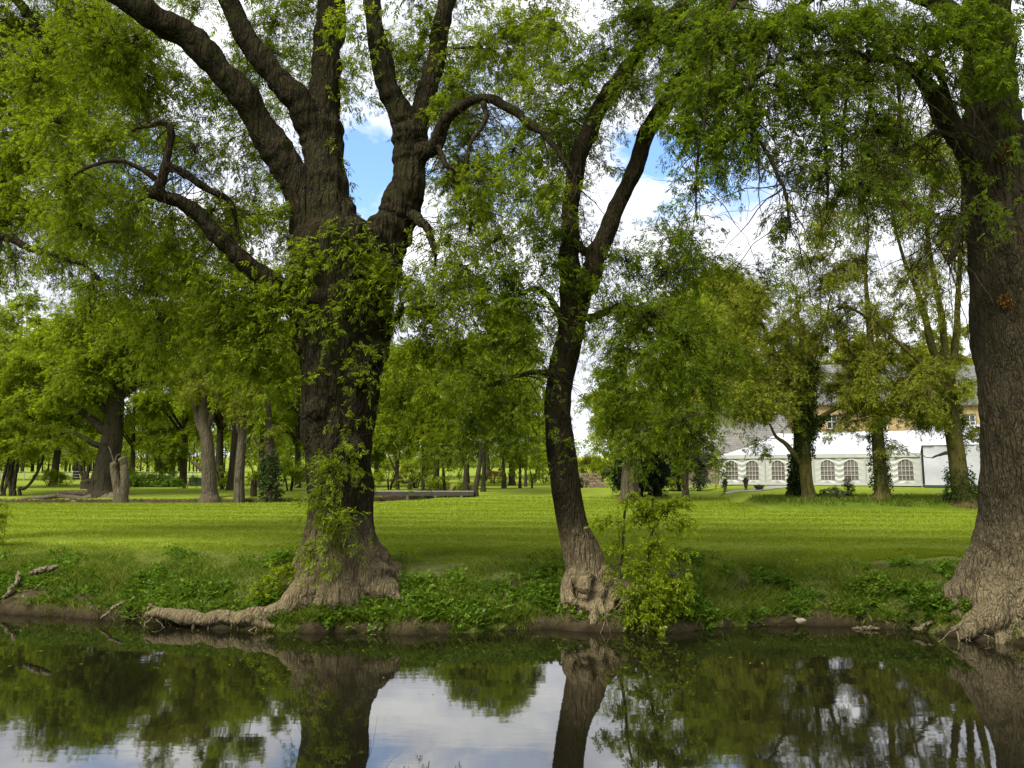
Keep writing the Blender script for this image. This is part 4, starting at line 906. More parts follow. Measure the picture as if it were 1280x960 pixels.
def mid_trees():
    # ---- far bank of the stream, left
    Y = 53.0
    mid('oak_tree', 'broad dark-trunked tree with sprawling surface roots beyond the stream', 128, Y, 'mid', 'fresh', 61,
        [[(128, 0, 33), (133, 585, 29), (140, 550, 25), (144, 510, 21), (147, 470, 17), (152, 430, 13), (150, 380, 8)], [(138, 545, 13), (110, 520, 9), (80, 500, 7), (40, 478, 4)], [(140, 560, 12), (118, 555, 7), (90, 540, 5), (60, 545, 3)], [(145, 500, 11), (175, 480, 8), (205, 478, 4)], [(147, 480, 10), (125, 450, 8), (115, 425, 5)], [(141, 520, 9), (100, 480, 7), (60, 460, 4), (20, 465, 3)]],
        [dict(px=110, py=430, rx=115, ry=75, n=34, d=.8), dict(px=60, py=480, rx=70, ry=55, n=12, d=.7), dict(px=70, py=555, rx=64, ry=26, n=9, d=.6, s=.26), dict(px=185, py=530, rx=36, ry=26, n=5, d=.6)], size=.34,
        roots=[[(125, 622, 18, Y - .6), (105, 624, 10, Y - 1), (80, 620, 7, Y - 1.1), (55, 622, 5, Y - 1.2), (25, 624, 3, Y - 1.2)], [(135, 623, 14, Y - .8), (118, 628, 8, Y - 1.2), (90, 628, 5, Y - 1.4)], [(120, 618, 12, Y - .4), (100, 616, 8, Y - .6), (70, 618, 5, Y - .8)], [(138, 622, 14, Y - .8), (160, 628, 7, Y - 1.2), (178, 630, 4, Y - 1.3)]])
    mid('cut_tree', 'pale pollarded trunk with two cut-off leaders and no crown beside the stream', 151, 47.0, 'pale', 'olive', 62,
        [[(151, 0, 17), (147, 608, 12), (143, 588, 10), (143, 579, 10)], [(153, 622, 13), (157, 600, 11), (155, 582, 9), (154, 574, 10)], [(143, 580, 2), (139, 566, 1.6), (136, 558, 1)], [(143, 580, 2), (146, 570, 1.4), (150, 567, 1)]], [], size=.2, flare=1.2)
    mid('willow_tree', 'gnarled grey trunk with yellowish twiggy crown left of the huge ash', 262, 51.5, 'pale', 'olive', 63,
        [[(262, 0, 20), (261, 590, 17), (259, 555, 16), (255, 530, 14), (254, 505, 9), (258, 470, 6), (262, 430, 3)], [(253, 540, 10), (244, 515, 7), (240, 495, 4)], [(258, 540, 9), (266, 515, 6), (276, 490, 3)], [(258, 592, 6), (245, 580, 4), (238, 576, 2)]],
        [dict(px=262, py=470, rx=52, ry=48, n=16, d=.5, s=.26), dict(px=240, py=400, rx=60, ry=50, n=16, d=.7)], size=.3)
    mid('willow_tree', 'pale straight trunk with a crooked limb and twiggy yellow crown', 299, 51.0, 'pale', 'olive', 64,
        [[(299, 0, 15), (299, 600, 12.5), (301, 570, 11.5), (303, 545, 10), (304, 520, 6), (302, 490, 4), (305, 450, 2)], [(303, 556, 6), (316, 545, 4), (324, 556, 3), (334, 560, 2)], [(302, 550, 6), (296, 525, 4), (290, 500, 2)], [(303, 548, 6), (310, 520, 4), (322, 495, 2)]],
        [dict(px=318, py=500, rx=48, ry=40, n=15, d=.5, s=.24), dict(px=345, py=545, rx=30, ry=22, n=6, d=.4, s=.22), dict(px=310, py=440, rx=50, ry=36, n=12, d=.6)], size=.27)
    mid('ivy_tree', 'ivy-clad trunk just left of the huge ash', 341, 50.5, 'mid', 'fresh', 65,
        [[(341, 0, 17), (339, 600, 14), (338, 570, 12), (336, 530, 9), (334, 480, 6)]],
        [dict(px=340, py=460, rx=52, ry=50, n=16, d=.8)], ivy=[(0, .05, .75, 1500, .26)])
    mid('tree_stump', 'short dark stump between pale trunk and ivy-clad trunk', 317, 52.5, 'mid', 'fresh', 66, [[(317, 0, 8), (316.5, 612, 7.4), (317.5, 603, 7.6), (317, 600, 7)]], [], cat='stump', flare=1.05)
    mid('background_tree', 'dark trunk close behind the pale straight trunk', 289, 59.0, 'mid', 'fresh', 67, [[(289, 0, 11), (291, 580, 9), (294, 540, 8), (296, 480, 5)]], [dict(px=292, py=440, rx=62, ry=60, n=20, d=.9)], size=.36)
    mid('multistem_tree', 'leaning multi-stemmed tree with thin bent stems at the far left', 22, 53.0, 'mid', 'fresh', 68,
        [[(14, 0, 5), (10, 595, 4), (16, 560, 3), (22, 520, 2)], ['g', (2, 0, 4), (6, 590, 3.4), (14, 560, 2.6), (20, 530, 2)], ['g', (17, 0, 5), (20, 590, 4), (24, 550, 3), (20, 500, 2)], ['g', (24, 0, 4), (32, 610, 3.6), (46, 592, 3.2), (56, 565, 2.6), (66, 540, 2)], ['g', (6, 0, 3), (14, 585, 2.6), (12, 550, 2)]],
        [dict(px=20, py=540, rx=70, ry=40, n=16, d=.7, s=.26), dict(px=-30, py=470, rx=70, ry=60, n=12, d=.7)], size=.3, flare=1.2)
    mid('pollard_tree', 'squat pollard with a fan of stems standing beyond the stream', 110, 64.0, 'mid', 'fresh', 69,
        [[(110, 0, 17), (110, 608, 17), (110, 602, 18)], [(105, 604, 5), (102, 590, 4), (99, 570, 2)], [(109, 604, 5), (110, 590, 4), (112, 565, 2)], [(114, 604, 5), (118, 590, 4), (124, 572, 2)], [(107, 604, 4), (105, 585, 3), (106, 560, 2)]],
        [dict(px=110, py=560, rx=38, ry=26, n=12, d=.9)], size=.3, flare=1.1)
    mid('field_tree', 'small round-crowned field tree behind the green mound', 201, 84.0, 'mid', 'ash', 70, [[(201, 0, 6), (201, 590, 5), (200, 570, 4)], [(201, 588, 3), (193, 572, 2)], [(201, 588, 3), (210, 574, 2)]], [dict(px=202, py=558, rx=34, ry=34, n=16, d=.9)], size=.4)
    # ---- slim trees in the middle distance behind the bridge
    mid('slim_tree', 'leaning slim trunk at the right end of the footbridge', 594, 52.5, 'mid', 'fresh', 71, [[(594, 0, 7), (598, 590, 6), (602, 560, 5), (606, 500, 4), (606, 440, 2)]], [dict(px=600, py=470, rx=70, ry=60, n=20, d=.8)], flare=1.5)
    mid('slim_tree', 'dark upright trunk behind the right end of the footbridge', 604, 57.0, 'mid', 'fresh', 72, [[(604, 0, 6), (605, 585, 5), (606, 540, 4), (610, 480, 2)], [(605, 603, 3), (612, 592, 2.4), (618, 580, 1.6)]], [dict(px=640, py=500, rx=52, ry=56, n=16, d=.75)])
    mid('slim_tree', 'dark twin-branched trunk rising behind the middle of the footbridge', 582, 60.0, 'mid', 'fresh', 73, [[(582, 0, 8), (583, 590, 7), (585, 560, 5), (586, 500, 3)], [(583, 590, 4), (578, 570, 3), (572, 550, 2)]], [dict(px=562, py=500, rx=62, ry=60, n=20, d=.8)])
    mid('slim_tree', 'short brown trunk beside the reddish horse', 630, 66.0, 'mid', 'fresh', 74, [[(630, 0, 5.5), (630, 598, 4.5), (629, 580, 4), (627, 540, 2)]], [dict(px=632, py=550, rx=34, ry=34, n=12, d=.8)], size=.34)
    mid('slim_tree', 'thin grey trunk alone on the lawn edge, left of the forked sapling', 650, 67.0, 'mid', 'fresh', 75, [[(650, 0, 3.6), (650, 595, 3.2), (650, 560, 2.4)]], [dict(px=652, py=556, rx=30, ry=36, n=12, d=.8)], size=.34)
    mid('slim_tree', 'small brown trunk set back between the grey trunk and the forked sapling', 657, 74.0, 'mid', 'fresh', 76, [[(657, 0, 3.6), (657, 595, 3.2), (658, 560, 2.4)]], [dict(px=668, py=545, rx=26, ry=30, n=9, d=.8)], size=.36)
    mid('sapling_tree', 'dark sapling forked in a clear Y shape on the lawn', 665, 66.0, 'mid', 'fresh', 77, [[(665, 0, 2.8), (665.5, 603, 2.6), (665.5, 599, 2.4)], [(665.5, 600, 2), (664, 594, 1.6), (662, 580, 1.1)], [(665.5, 600, 2), (669, 594, 1.7), (673, 578, 1.1)]], [dict(px=672, py=568, rx=20, ry=24, n=8, d=.7)], size=.3, flare=1.1)
    mid('slim_tree', 'thin pale trunk behind the left part of the footbridge', 529, 62.0, 'pale', 'fresh', 78, [[(529, 0, 4), (529, 585, 3.4), (528, 540, 2.6), (530, 480, 2)]], [dict(px=520, py=500, rx=50, ry=64, n=16, d=.75)])
    mid('slim_tree', 'thin trunk tilted slightly left behind the footbridge', 558, 63.0, 'mid', 'olive', 79, [[(558, 0, 4.4), (554, 585, 3.6), (552, 540, 2.6), (550, 490, 2)]], [dict(px=548, py=520, rx=40, ry=50, n=12, d=.6)])
    mid('slim_tree', 'steeply leaning dark trunk behind the left end of the footbridge', 512, 60.0, 'mid', 'fresh', 80, [[(512, 0, 4), (504, 602, 3.4), (494, 588, 3), (486, 570, 2)], ['g', (497, 0, 4), (496, 590, 3.6), (494, 560, 3), (490, 520, 2)]], [dict(px=490, py=540, rx=36, ry=44, n=12, d=.6)], size=.28)
    # taller trees behind them
    mid('background_tree', 'tall leafy tree behind the footbridge, right of the huge ash', 545, 78.0, 'mid', 'fresh', 81, [[(545, 0, 8), (546, 560, 7), (548, 500, 5), (545, 430, 3)]], [dict(px=545, py=470, rx=84, ry=80, n=34, d=.85)], size=.42)
    mid('background_tree', 'tall leafy tree seen left of the slender ash trunk', 640, 82.0, 'mid', 'fresh', 82, [[(640, 0, 8), (640, 560, 7), (642, 500, 5), (640, 430, 3)]], [dict(px=636, py=455, rx=62, ry=84, n=30, d=.85)], size=.42)
    # ---- right of the slender trunk
    mid('lawn_tree', 'stout grey-trunked tree with dark glossy bush behind it on the lawn', 788, 48.5, 'pale', 'fresh', 83,
        [[(788, 0, 25), (787, 600, 21), (789, 580, 20), (795, 560, 17), (803, 540, 13), (812, 515, 8)], [(789, 575, 12), (782, 555, 9), (770, 535, 6)], [(800, 548, 9), (820, 530, 6), (850, 515, 4)]],
        [dict(px=805, py=500, rx=92, ry=66, n=30, d=.42, sub=.34), dict(px=790, py=560, rx=62, ry=22, n=10, d=.4), dict(px=830, py=420, rx=100, ry=78, n=30, d=.38, sub=.34)], size=.3)
    mid('lawn_tree', 'thin-trunked tree with hanging foliage near the metal barriers', 857, 48.0, 'mid', 'fresh', 84, [[(857, 0, 9), (857, 600, 7), (858, 560, 6), (860, 500, 4)]], [dict(px=862, py=525, rx=58, ry=60, n=22, d=.45, sub=.34), dict(px=850, py=590, rx=28, ry=20, n=6, d=.45)], size=.28)
    mid('background_tree', 'yellow-green tall tree rising above the slate roof', 885, 78.0, 'mid', 'olive', 85, [[(885, 0, 12), (886, 560, 10), (890, 480, 8), (893, 400, 5)], [(888, 500, 6), (865, 440, 4), (850, 390, 2)], [(889, 480, 6), (915, 420, 4), (930, 370, 2)]], [dict(px=888, py=400, rx=76, ry=84, n=36, d=.75)], size=.38)

    # ---- three trees on the uncut strip
    Y = 41.0
    mid('strip_tree', 'ivy-wrapped forking tree on the uncut strip, in front of the marquee windows', 1010, Y, 'mossy', 'olive', 91,
        [[(1011, 0, 17), (1008, 600, 15), (1006, 570, 15), (1004, 545, 14), (1000, 515, 11), (985, 475, 8), (968, 440, 6), (955, 410, 4), (935, 385, 3)],
         [(1002, 545, 11), (1006, 500, 9), (1003, 460, 7), (1001, 420, 5), (995, 370, 3)], [(1005, 560, 9), (1013, 520, 7), (1015, 480, 6), (1018, 445, 5), (1030, 410, 3), (1038, 370, 2)],
         [(1010, 550, 9), (1024, 525, 7), (1050, 508, 5), (1075, 495, 3)], [(1003, 580, 9), (985, 558, 6), (970, 545, 4), (962, 530, 2)], [(968, 440, 4), (945, 430, 3), (915, 435, 2)]],
        [dict(px=925, py=500, rx=66, ry=44, n=20, d=0.34, s=.2), dict(px=985, py=525, rx=52, ry=34, n=9, d=0.31, s=.2), dict(px=1062, py=485, rx=50, ry=46, n=16, d=0.31, s=.2), dict(px=950, py=475, rx=105, ry=76, n=44, d=.34, s=.19, sub=.3, depth=4), dict(px=985, py=400, rx=84, ry=80, n=30, d=0.19, s=.22), dict(px=930, py=420, rx=50, ry=60, n=14, d=0.21, s=.22), dict(px=950, py=560, rx=34, ry=18, n=6, d=0.37, s=.22), dict(px=1050, py=545, rx=40, ry=18, n=5, d=0.28, s=.22), dict(px=1040, py=440, rx=50, ry=60, n=12, d=0.22, s=.24)],
        size=.26, ivy=[(0, .45, .70, 900, .17), (1, .0, .5, 600, .16), (2, 0, .6, 900, .17), (3, 0, .5, 500, .16)], twig='mossy', per=6, twr=.015)
    mid('strip_tree', 'straight narrow tree with ivy-speckled trunk in the middle of the uncut strip', 1103, Y - .6, 'mossy', 'olive', 92,
        [[(1103, 0, 20), (1101, 600, 16), (1098, 560, 15), (1095, 510, 12), (1090, 450, 9), (1086, 400, 7), (1082, 340, 4), (1085, 285, 2), (1082, 240, .8)], [(1094, 500, 7), (1075, 460, 5), (1058, 430, 4), (1040, 405, 3)], [(1092, 470, 5), (1110, 430, 3), (1118, 390, 2)], [(1086, 400, 4), (1062, 385, 3), (1045, 388, 2)]],
        [dict(px=1120, py=470, rx=56, ry=52, n=20, d=0.28, s=.19), dict(px=1070, py=535, rx=40, ry=20, n=6, d=0.28, s=.19), dict(px=1090, py=490, rx=70, ry=62, n=34, d=.36, s=.18, sub=.3, depth=4), dict(px=1085, py=390, rx=56, ry=90, n=24, d=0.16, s=.2), dict(px=1095, py=500, rx=40, ry=30, n=9, d=0.31, s=.22), dict(px=1050, py=310, rx=64, ry=74, n=24, d=0.22, s=.2), dict(px=1115, py=560, rx=30, ry=14, n=3, d=0.25, s=.2)],
        size=.24, ivy=[(0, .34, .55, 800, .15)], twig='mossy', per=6, twr=.015)
    mid('strip_tree', 'thick many-limbed tree with ivy on its right side, beside the plain white tent wall', 1205, Y - 2.2, 'mossy', 'olive', 93,
        [[(1205, 0, 26), (1200, 605, 22), (1196, 570, 20), (1190, 530, 19), (1186, 490, 18), (1182, 465, 18)], [(1183, 490, 13), (1168, 440, 10), (1156, 395, 8), (1145, 360, 6), (1128, 320, 4), (1115, 270, 3)], [(1184, 480, 12), (1180, 420, 9), (1172, 370, 7), (1160, 300, 5), (1165, 230, 4), (1150, 160, 2)],
         [(1187, 480, 11), (1194, 430, 9), (1198, 380, 7), (1200, 320, 5), (1206, 250, 3)], [(1180, 472, 9), (1160, 462, 7), (1135, 440, 5), (1110, 415, 4), (1090, 395, 3)], [(1182, 485, 6), (1165, 470, 5), (1150, 462, 4), (1138, 470, 3), (1130, 482, 2)], [(1195, 565, 7), (1180, 568, 4), (1165, 572, 2)]],
        [dict(px=1150, py=510, rx=50, ry=40, n=14, d=0.31, s=.18), dict(px=1165, py=490, rx=66, ry=66, n=32, d=.36, s=.18, sub=.3, depth=3.5), dict(px=1165, py=330, rx=70, ry=110, n=30, d=0.14, s=.2), dict(px=1180, py=470, rx=48, ry=40, n=14, d=0.31, s=.22), dict(px=1150, py=210, rx=90, ry=100, n=34, d=0.22, s=.22), dict(px=1215, py=545, rx=34, ry=30, n=8, d=0.37, s=.2), dict(px=1130, py=568, rx=44, ry=14, n=6, d=0.31, s=.2), dict(px=1110, py=230, rx=50, ry=70, n=10, d=0.12, s=.22)],
        size=.24, ivy=[(0, .38, .60, 700, .15), (0, .7, .95, 500, .14)], twig='mossy', per=6, twr=.015)
    mid('ivy_tree', 'trunk smothered in dark ivy just left behind the forking strip tree', 994, 45.0, 'mid', 'ash', 94, [[(994, 0, 8), (994, 590, 7), (995, 550, 6), (998, 500, 4)]], [dict(px=998, py=490, rx=30, ry=30, n=6, d=.4, s=.22)], ivy=[(0, .05, .8, 2200, .22)], size=.22)

def shrub(name, label, px, Y, rx, ry, leaf, seed, dens=1.2, size=.2, n=10, cat='shrub', group=None, zc=None, depth=None, stems=5, slim=.5, pairs=2, fill=.46, twig=.006):
    """a bush: a few stems out of the ground and leafy clumps; rx, ry half-size in metres"""
    g = ground(px, Y); t = Tree(name, label, cat, g, BARK['twig'], LEAF[leaf], seed, group)
    rs = t.rs
    for k in range(stems):
        a = rs.rand() * 6.28; e = np.array([math.cos(a) * rx * .5, math.sin(a) * (depth or rx) * .4, ry * rs.uniform(.8, 1.5)])
        b0 = g + np.array([math.cos(a) * .08 * rx, math.sin(a) * .08 * rx, -.1])
        P = [[*b0, .035 * ry + .008], [*(g + e * .5 + np.array([0, 0, .1 * ry])), .02 * ry + .006], [*(g + e), .008 * ry + .003]]
        t.limb(P, 'stem', raw=True)
    for _ in range(n):
        a = norm(rs.normal(0, 1, 3)) * rs.uniform(.4, .85)
        c = g + np.array([a[0] * rx, a[1] * (depth or rx), (zc or ry) + a[2] * ry])
        c[2] = max(c[2], h1(c[0], c[1]) + .05)
        rr = np.array([rx, depth or rx, ry]) * rs.uniform(.3, .5)
        A = 2.4 * math.pi * rr[0] * rr[2] / (size * size * .4)
        t.clump(c, rr, max(12, dens * A), size, pairs=pairs, slim=slim, per=9, twig=twig, fill=fill)
    return t.finish(trunk_k=6, crown='foliage')

def shrubs():
    # waterside sapling right of the slender ash
    t = Tree('sapling_shrub', 'bright green sapling bush overhanging the water right of the slender ash roots', 'shrub', ground(805, 15.4), BARK['ash3'], LEAF['fresh'], 101)
    for p in (((772, 742, 7, 15.3), (774, 715, 5, 15.2), (778, 690, 4, 15.1), (781, 640, 3, 15), (790, 615, 2, 14.9)), ((800, 770, 6, 15), (806, 730, 5, 14.9), (812, 690, 4, 14.8), (816, 645, 3, 14.7), (815, 610, 2, 14.7)), ((805, 775, 6, 14.9), (812, 790, 5, 14.5), (808, 800, 4, 14.3)), ((800, 765, 6, 15), (830, 740, 4, 14.7), (850, 715, 3, 14.6)), ((800, 765, 5, 15), (785, 745, 4, 14.6), (790, 760, 3, 14.5))):
        t.limb(list(p), 'stem', merge=False)
    for a in ((805, 640, 40, 24, 14.7, .9), (765, 652, 32, 14, 14.7, .8), (850, 652, 28, 12, 14.6, .7), (815, 680, 34, 22, 14.7, .8), (835, 628, 34, 14, 14.6, .8), (790, 622, 24, 12, 14.7, .6), (800, 710, 28, 20, 14.7, .7), (775, 675, 22, 12, 14.8, .5), (850, 690, 24, 12, 14.6, .4), (838, 720, 34, 24, 14.6, .55), (810, 745, 40, 28, 14.5, .6), (785, 738, 22, 18, 14.6, .5), (848, 755, 26, 18, 14.5, .5), (812, 775, 28, 18, 14.4, .65), (788, 770, 18, 14, 14.5, .5), (815, 790, 10, 10, 14.3, .6), (860, 735, 16, 14, 14.6, .6), (760, 715, 12, 12, 15, .5)):
        t.px_clump(*a, size=.125, pairs=2, slim=.62, fill=.44, per=9, droop=.3, twig=.004, deep=.3)
    t.finish(crown='foliage')
    t = Tree('sapling_shrub', 'dark leafy bush cut off by the left edge above the eroded bank', 'shrub', ground(-15, 20.0), BARK['twig'], LEAF['ash'], 102)
    t.limb([(-15, 690, 6, 20), (-12, 660, 4, 20), (-5, 635, 2, 20)], 'stem', merge=False)
    for a in ((-10, 645, 26, 22, 20, 1.), (8, 655, 14, 12, 19.8, .5), (0, 632, 18, 10, 20, .5), (-30, 660, 30, 26, 20, 1.)): t.px_clump(*a, size=.16, pairs=2, slim=.45, per=9, twig=.004)
    t.finish(crown='foliage')
    t = Tree('bank_shrub', 'leafy shoots growing from the bank at the left foot of the huge ash', 'shrub', ground(372, 16.0), BARK['twig'], LEAF['fresh'], 103)
    for p in (((370, 735, 4, 15.9), (362, 715, 3, 15.7), (352, 700, 2, 15.6)), ((375, 735, 4, 15.8), (380, 705, 3, 15.5), (384, 680, 2, 15.4))): t.limb(list(p), 'stem', merge=False)
    for a in ((365, 715, 26, 20, 15.5, .9), (345, 728, 24, 14, 15.4, .8), (384, 690, 16, 20, 15.3, .7), (340, 705, 14, 10, 15.6, .4), (320, 738, 20, 10, 15.2, .7)): t.px_clump(*a, size=.13, pairs=2, slim=.55, per=9, twig=.004, deep=.3)
    t.finish(crown='foliage')
    shrub('rhododendron_shrub', 'large dark glossy evergreen bush behind the stout grey trunk', 800, 52.5, 2.6, 2.0, 'evergreen', 104, 1.5, .26, 26, zc=1.7, depth=1.6)
    shrub('rhododendron_shrub', 'dark evergreen bush shading the metal barriers', 852, 58, 2.2, 2.4, 'evergreen', 105, 1.4, .26, 18, zc=2.0, depth=1.6)
    shrub('bramble_mound', 'low rounded mound of brambles in front of the small field tree', 188, 72, 3.0, 1.1, 'weed', 106, 1.3, .26, 22, zc=.55, depth=2)
    shrub('strip_shrub', 'grey-green shrub in the long grass between ivy tree and narrow tree', 1040, 42.3, .8, .42, 'grey', 107, 1.2, .16, 10, zc=.5)
    shrub('strip_shrub', 'small dark conical shrub in the long grass, left of the narrow tree', 1061, 42.6, .36, .62, 'ivy', 108, 1.4, .14, 8, zc=.7)
    shrub('strip_shrub', 'low grey shrub at the left foot of the many-limbed tree', 1182, 39.5, .55, .3, 'grey', 109, 1.1, .15, 7, zc=.35)
    shrub('strip_shrub', 'low grey shrub at the right foot of the many-limbed tree', 1222, 39.4, .5, .36, 'grey', 110, 1.1, .15, 7, zc=.4)
    shrub('strip_shrub', 'spreading ivy patch at the foot of the forking ivy-wrapped tree', 1022, 41.6, .5, .35, 'ivy', 111, 1.3, .15, 8, zc=.4)
    shrub('hedge_bush', 'pale yellowish bush beyond the ruined stone wall', 740, 92, 2.6, 1.8, 'olive', 112, 1.2, .34, 14, zc=2.0)
    shrub('wall_bush', 'green ivy bush growing against the ruined stone wall', 727, 68.5, .9, .6, 'ivy', 113, 1.2, .22, 8, zc=.5)
    shrub('hedge_bush', 'bright yellow-green bush left of the dark evergreen', 752, 72, 1.2, 2.0, 'fresh', 114, 1.0, .3, 10, zc=2.6)

def undergrowth():
    for k, (px, Y, rx, ry, lf, lb) in enumerate((
        (62, 76, 2.6, 1.0, 'fresh', 'bright low bush behind the leaning stems at the far left'), (150, 90, 3.0, 1.4, 'ash', 'rounded bush behind the cut pale trunk'), (232, 66, 1.4, .7, 'weed', 'small low bush left of the gnarled grey trunk'), (278, 62, 1.6, 1.5, 'fresh', 'bright bush between gnarled grey trunk and straight pale trunk'),
        (322, 68, 2.2, 1.7, 'fresh', 'leafy bush behind the dark stump'), (362, 58, 1.6, 1.6, 'ash', 'bush between the ivy-clad trunk and the huge ash'), (486, 60, 1.6, 1.3, 'fresh', 'bright bush behind the left end of the footbridge'), (520, 66, 2.0, 1.6, 'olive', 'yellowish bush behind the footbridge, left of its middle'),
        (546, 72, 2.2, 1.5, 'fresh', 'fresh green bush behind the middle of the footbridge'), (574, 68, 1.6, 1.2, 'fresh', 'bright bush behind the twin-branched trunk'), (616, 92, 2.6, .9, 'ash', 'low bush beyond the reddish horse'), (680, 95, 3.0, 1.1, 'fresh', 'low bright bush just left of the slender ash, far off'))):
        shrub('undergrowth_bush', lb, px, Y, rx, ry, lf, 300 + k, .8, .3, 12, zc=ry * .9, depth=1.2, group='bushes beyond the lawn')

# ------------------------------------------------------------------ far trees: a few shapes, copied
def far_trees():
    protos = []
    for k, (hgt, w, lf) in enumerate(((15, 5.2, 'far'), (18, 5.0, 'fresh'), (13, 5.6, 'ash'), (17, 4.2, 'olive'))):
        t = Tree('distant_tree', 'x', 'tree', (0, 0, 0), BARK['mid'], LEAF[lf], 200 + k, 'trees standing beyond the lawn')
        rs = t.rs
        t.limb([[0, 0, -.4, .42], [.05, 0, .8, .30], [.2, .1, hgt * .25, .24], [.1, .2, hgt * .5, .17], [0, 0, hgt * .8, .06]], 'trunk', raw=True)
        for j in range(6):
            a = rs.rand() * 6.28; z0 = hgt * rs.uniform(.18, .45)
            t.limb([[.1, .1, z0, .12], [math.cos(a) * w * .35, math.sin(a) * w * .35, z0 + hgt * .12, .08], [math.cos(a) * w * .7, math.sin(a) * w * .7, z0 + hgt * .2, .03]], 'limb', raw=True)
        for j in range(46):
            u = norm(rs.normal(0, 1, 3)) * rs.uniform(.45, .95)
            c = np.array([u[0] * w, u[1] * w, hgt * .58 + u[2] * hgt * .40])
            rr = w * rs.uniform(.20, .36)
            t.clump(c, (rr, rr, rr * .8), 210, .45, pairs=2, slim=.55, per=10, twig=.012, fill=.5)
        protos.append(t.finish(trunk_k=8))
    rs = RS(77)
    spots = []   # (px, Y, scale, proto, label)
    rows = [(-60, 66, 1.2, 0, 'bushy tree beyond the stream, cut off by the left edge'), (12, 75, 1.2, 1, 'bright green tree behind the leaning stems at the far left'), (66, 84, 1.35, 2, 'tree behind the squat pollard'), (165, 98, 1.1, 1, 'bright tree behind the small field tree, on its left'), (228, 84, 1.3, 1, 'bluish-green tree right of the small field tree'),
            (275, 78, 1.35, 1, 'fresh green tree behind the gnarled grey trunk'), (325, 72, 1.2, 1, 'bushy tree behind the ivy-clad trunk'), (372, 68, .95, 1, 'tree whose crown shows left of the huge ash trunk'), (455, 74, .9, 2, 'tree hidden in part by the huge ash trunk'), (495, 92, .9, 3, 'olive-tinted tree right of the huge ash trunk, beyond the bridge'),
            (585, 96, .85, 0, 'dull green tree seen between the slim trunks'), (690, 125, .8, 1, 'far tree behind the slender ash trunk'), (770, 84, .75, 3, 'olive tree behind the dark evergreen bush'), (830, 80, .9, 0, 'dark-leaved tree left of the slate roof'),
            (960, 92, 1.0, 3, 'thin olive tree behind the slate-roofed barn'), (1060, 100, 1.0, 3, 'olive tree above the stone house roof'), (1150, 98, 1.05, 3, 'sparse olive tree behind the stone house, near the huge right trunk'), (1250, 92, 1.1, 3, 'tree behind the huge right trunk'), (1330, 60, 1.0, 0, 'tree just outside the right of the tent'),
            (-20, 112, 1.5, 1, 'tall bright tree at the far left, behind the leaning stems'), (95, 118, 1.5, 1, 'tall bright tree rising behind the broad oak'), (215, 125, 1.55, 0, 'tall soft green tree behind the gnarled grey trunk'), (300, 110, 1.4, 1, 'tall fresh tree behind the pale trunks'), (385, 105, 1.4, 0, 'tall tree behind the huge ash, showing on its left'),
            (470, 112, 1.4, 1, 'tall bright tree behind the huge ash, showing on its right'), (530, 128, 1.5, 0, 'tall pale green tree beyond the middle of the footbridge'), (610, 120, 1.4, 1, 'tall bright tree beyond the right end of the footbridge'), (672, 150, 1.5, 1, 'tall fresh tree seen just left of the slender ash'),
            (800, 115, 1.5, 1, 'tall bright tree behind the stout grey trunk'), (860, 108, 1.45, 3, 'tall olive tree behind the slate-roofed barn, on its left'), (930, 118, 1.5, 3, 'tall thin olive tree above the barn ridge'), (1010, 112, 1.55, 3, 'tall olive tree above the gap between barn and house'), (1105, 118, 1.6, 3, 'tall olive tree above the house ridge'), (1200, 112, 1.6, 3, 'tall olive tree above the right part of the house')]
    for i, (px, Y, s, k, lb) in enumerate(rows):
        src = protos[k]
        first = not src.get('used')
        o = src if first else src.copy()
        if not first:
            COL.objects.link(o)
            for ch in list(src.children):
                c = ch.copy(); COL.objects.link(c); c.parent = o
        src['used'] = 1
        g = ground(px, Y)
        o.location = g; o.rotation_euler = (0, 0, rs.rand() * 6.28); o.scale = (s, s, s * rs.uniform(.9, 1.1)); o['label'] = lb
    for p in protos:
        for o in [p]:
            if 'used' in o: del o['used']
    for o in COL.objects:
        if 'used' in o: del o['used']
    # the wood on the skyline: one mass
    a = Acc(); b = Acc(); rs = RS(9)
    P = []
    for px0, px1, Y, hh, n in ((-250, 420, 185, 11, 620), (430, 720, 260, 8, 260), (720, 1500, 210, 12, 420)):
        for _ in range(n):
            px = rs.uniform(px0, px1); yy = Y + rs.uniform(-8, 22); g = ground(px, yy)
            P.append((*(g + np.array([0, 0, hh * ((.25 if px0 < 0 else .10) + (.7 if px0 < 0 else .82) * rs.rand())])), hh))
    P = np.array(P)
    idx = np.repeat(np.arange(len(P)), 60)
    c = P[idx, :3] + norm(rs.normal(0, 1, (len(idx), 3))) * rs.rand(len(idx), 1) ** .5 * np.array([2.6, 2.6, 2.4])
    V, f, v = compound(c, rs.normal(0, 1, (len(idx), 3)), rs.uniform(.7, 1.3, len(idx)), rs, 1, .6, .55)
    o = mesh_np('distant_wood', V, [f], LEAF['far'], var=v); tag(o, 'far wood along the edge of the fields', 'wood', kind='stuff')
    tr = [p for p in P if p[0] < -70 and p[1] < 215 and rs.rand() < .3]
    for p in tr:
        z = h1(p[0], p[1]); V, q, t3 = tube_np(np.array([[p[0], p[1], z - .2], [p[0], p[1], p[2]]]), np.array([.2, .12]), 5); b.add(V, q)
    o = b.build('distant_wood_trunks', BARK['mid']); tag(o, 'trunks of the far wood along the fields', 'wood', kind='stuff')

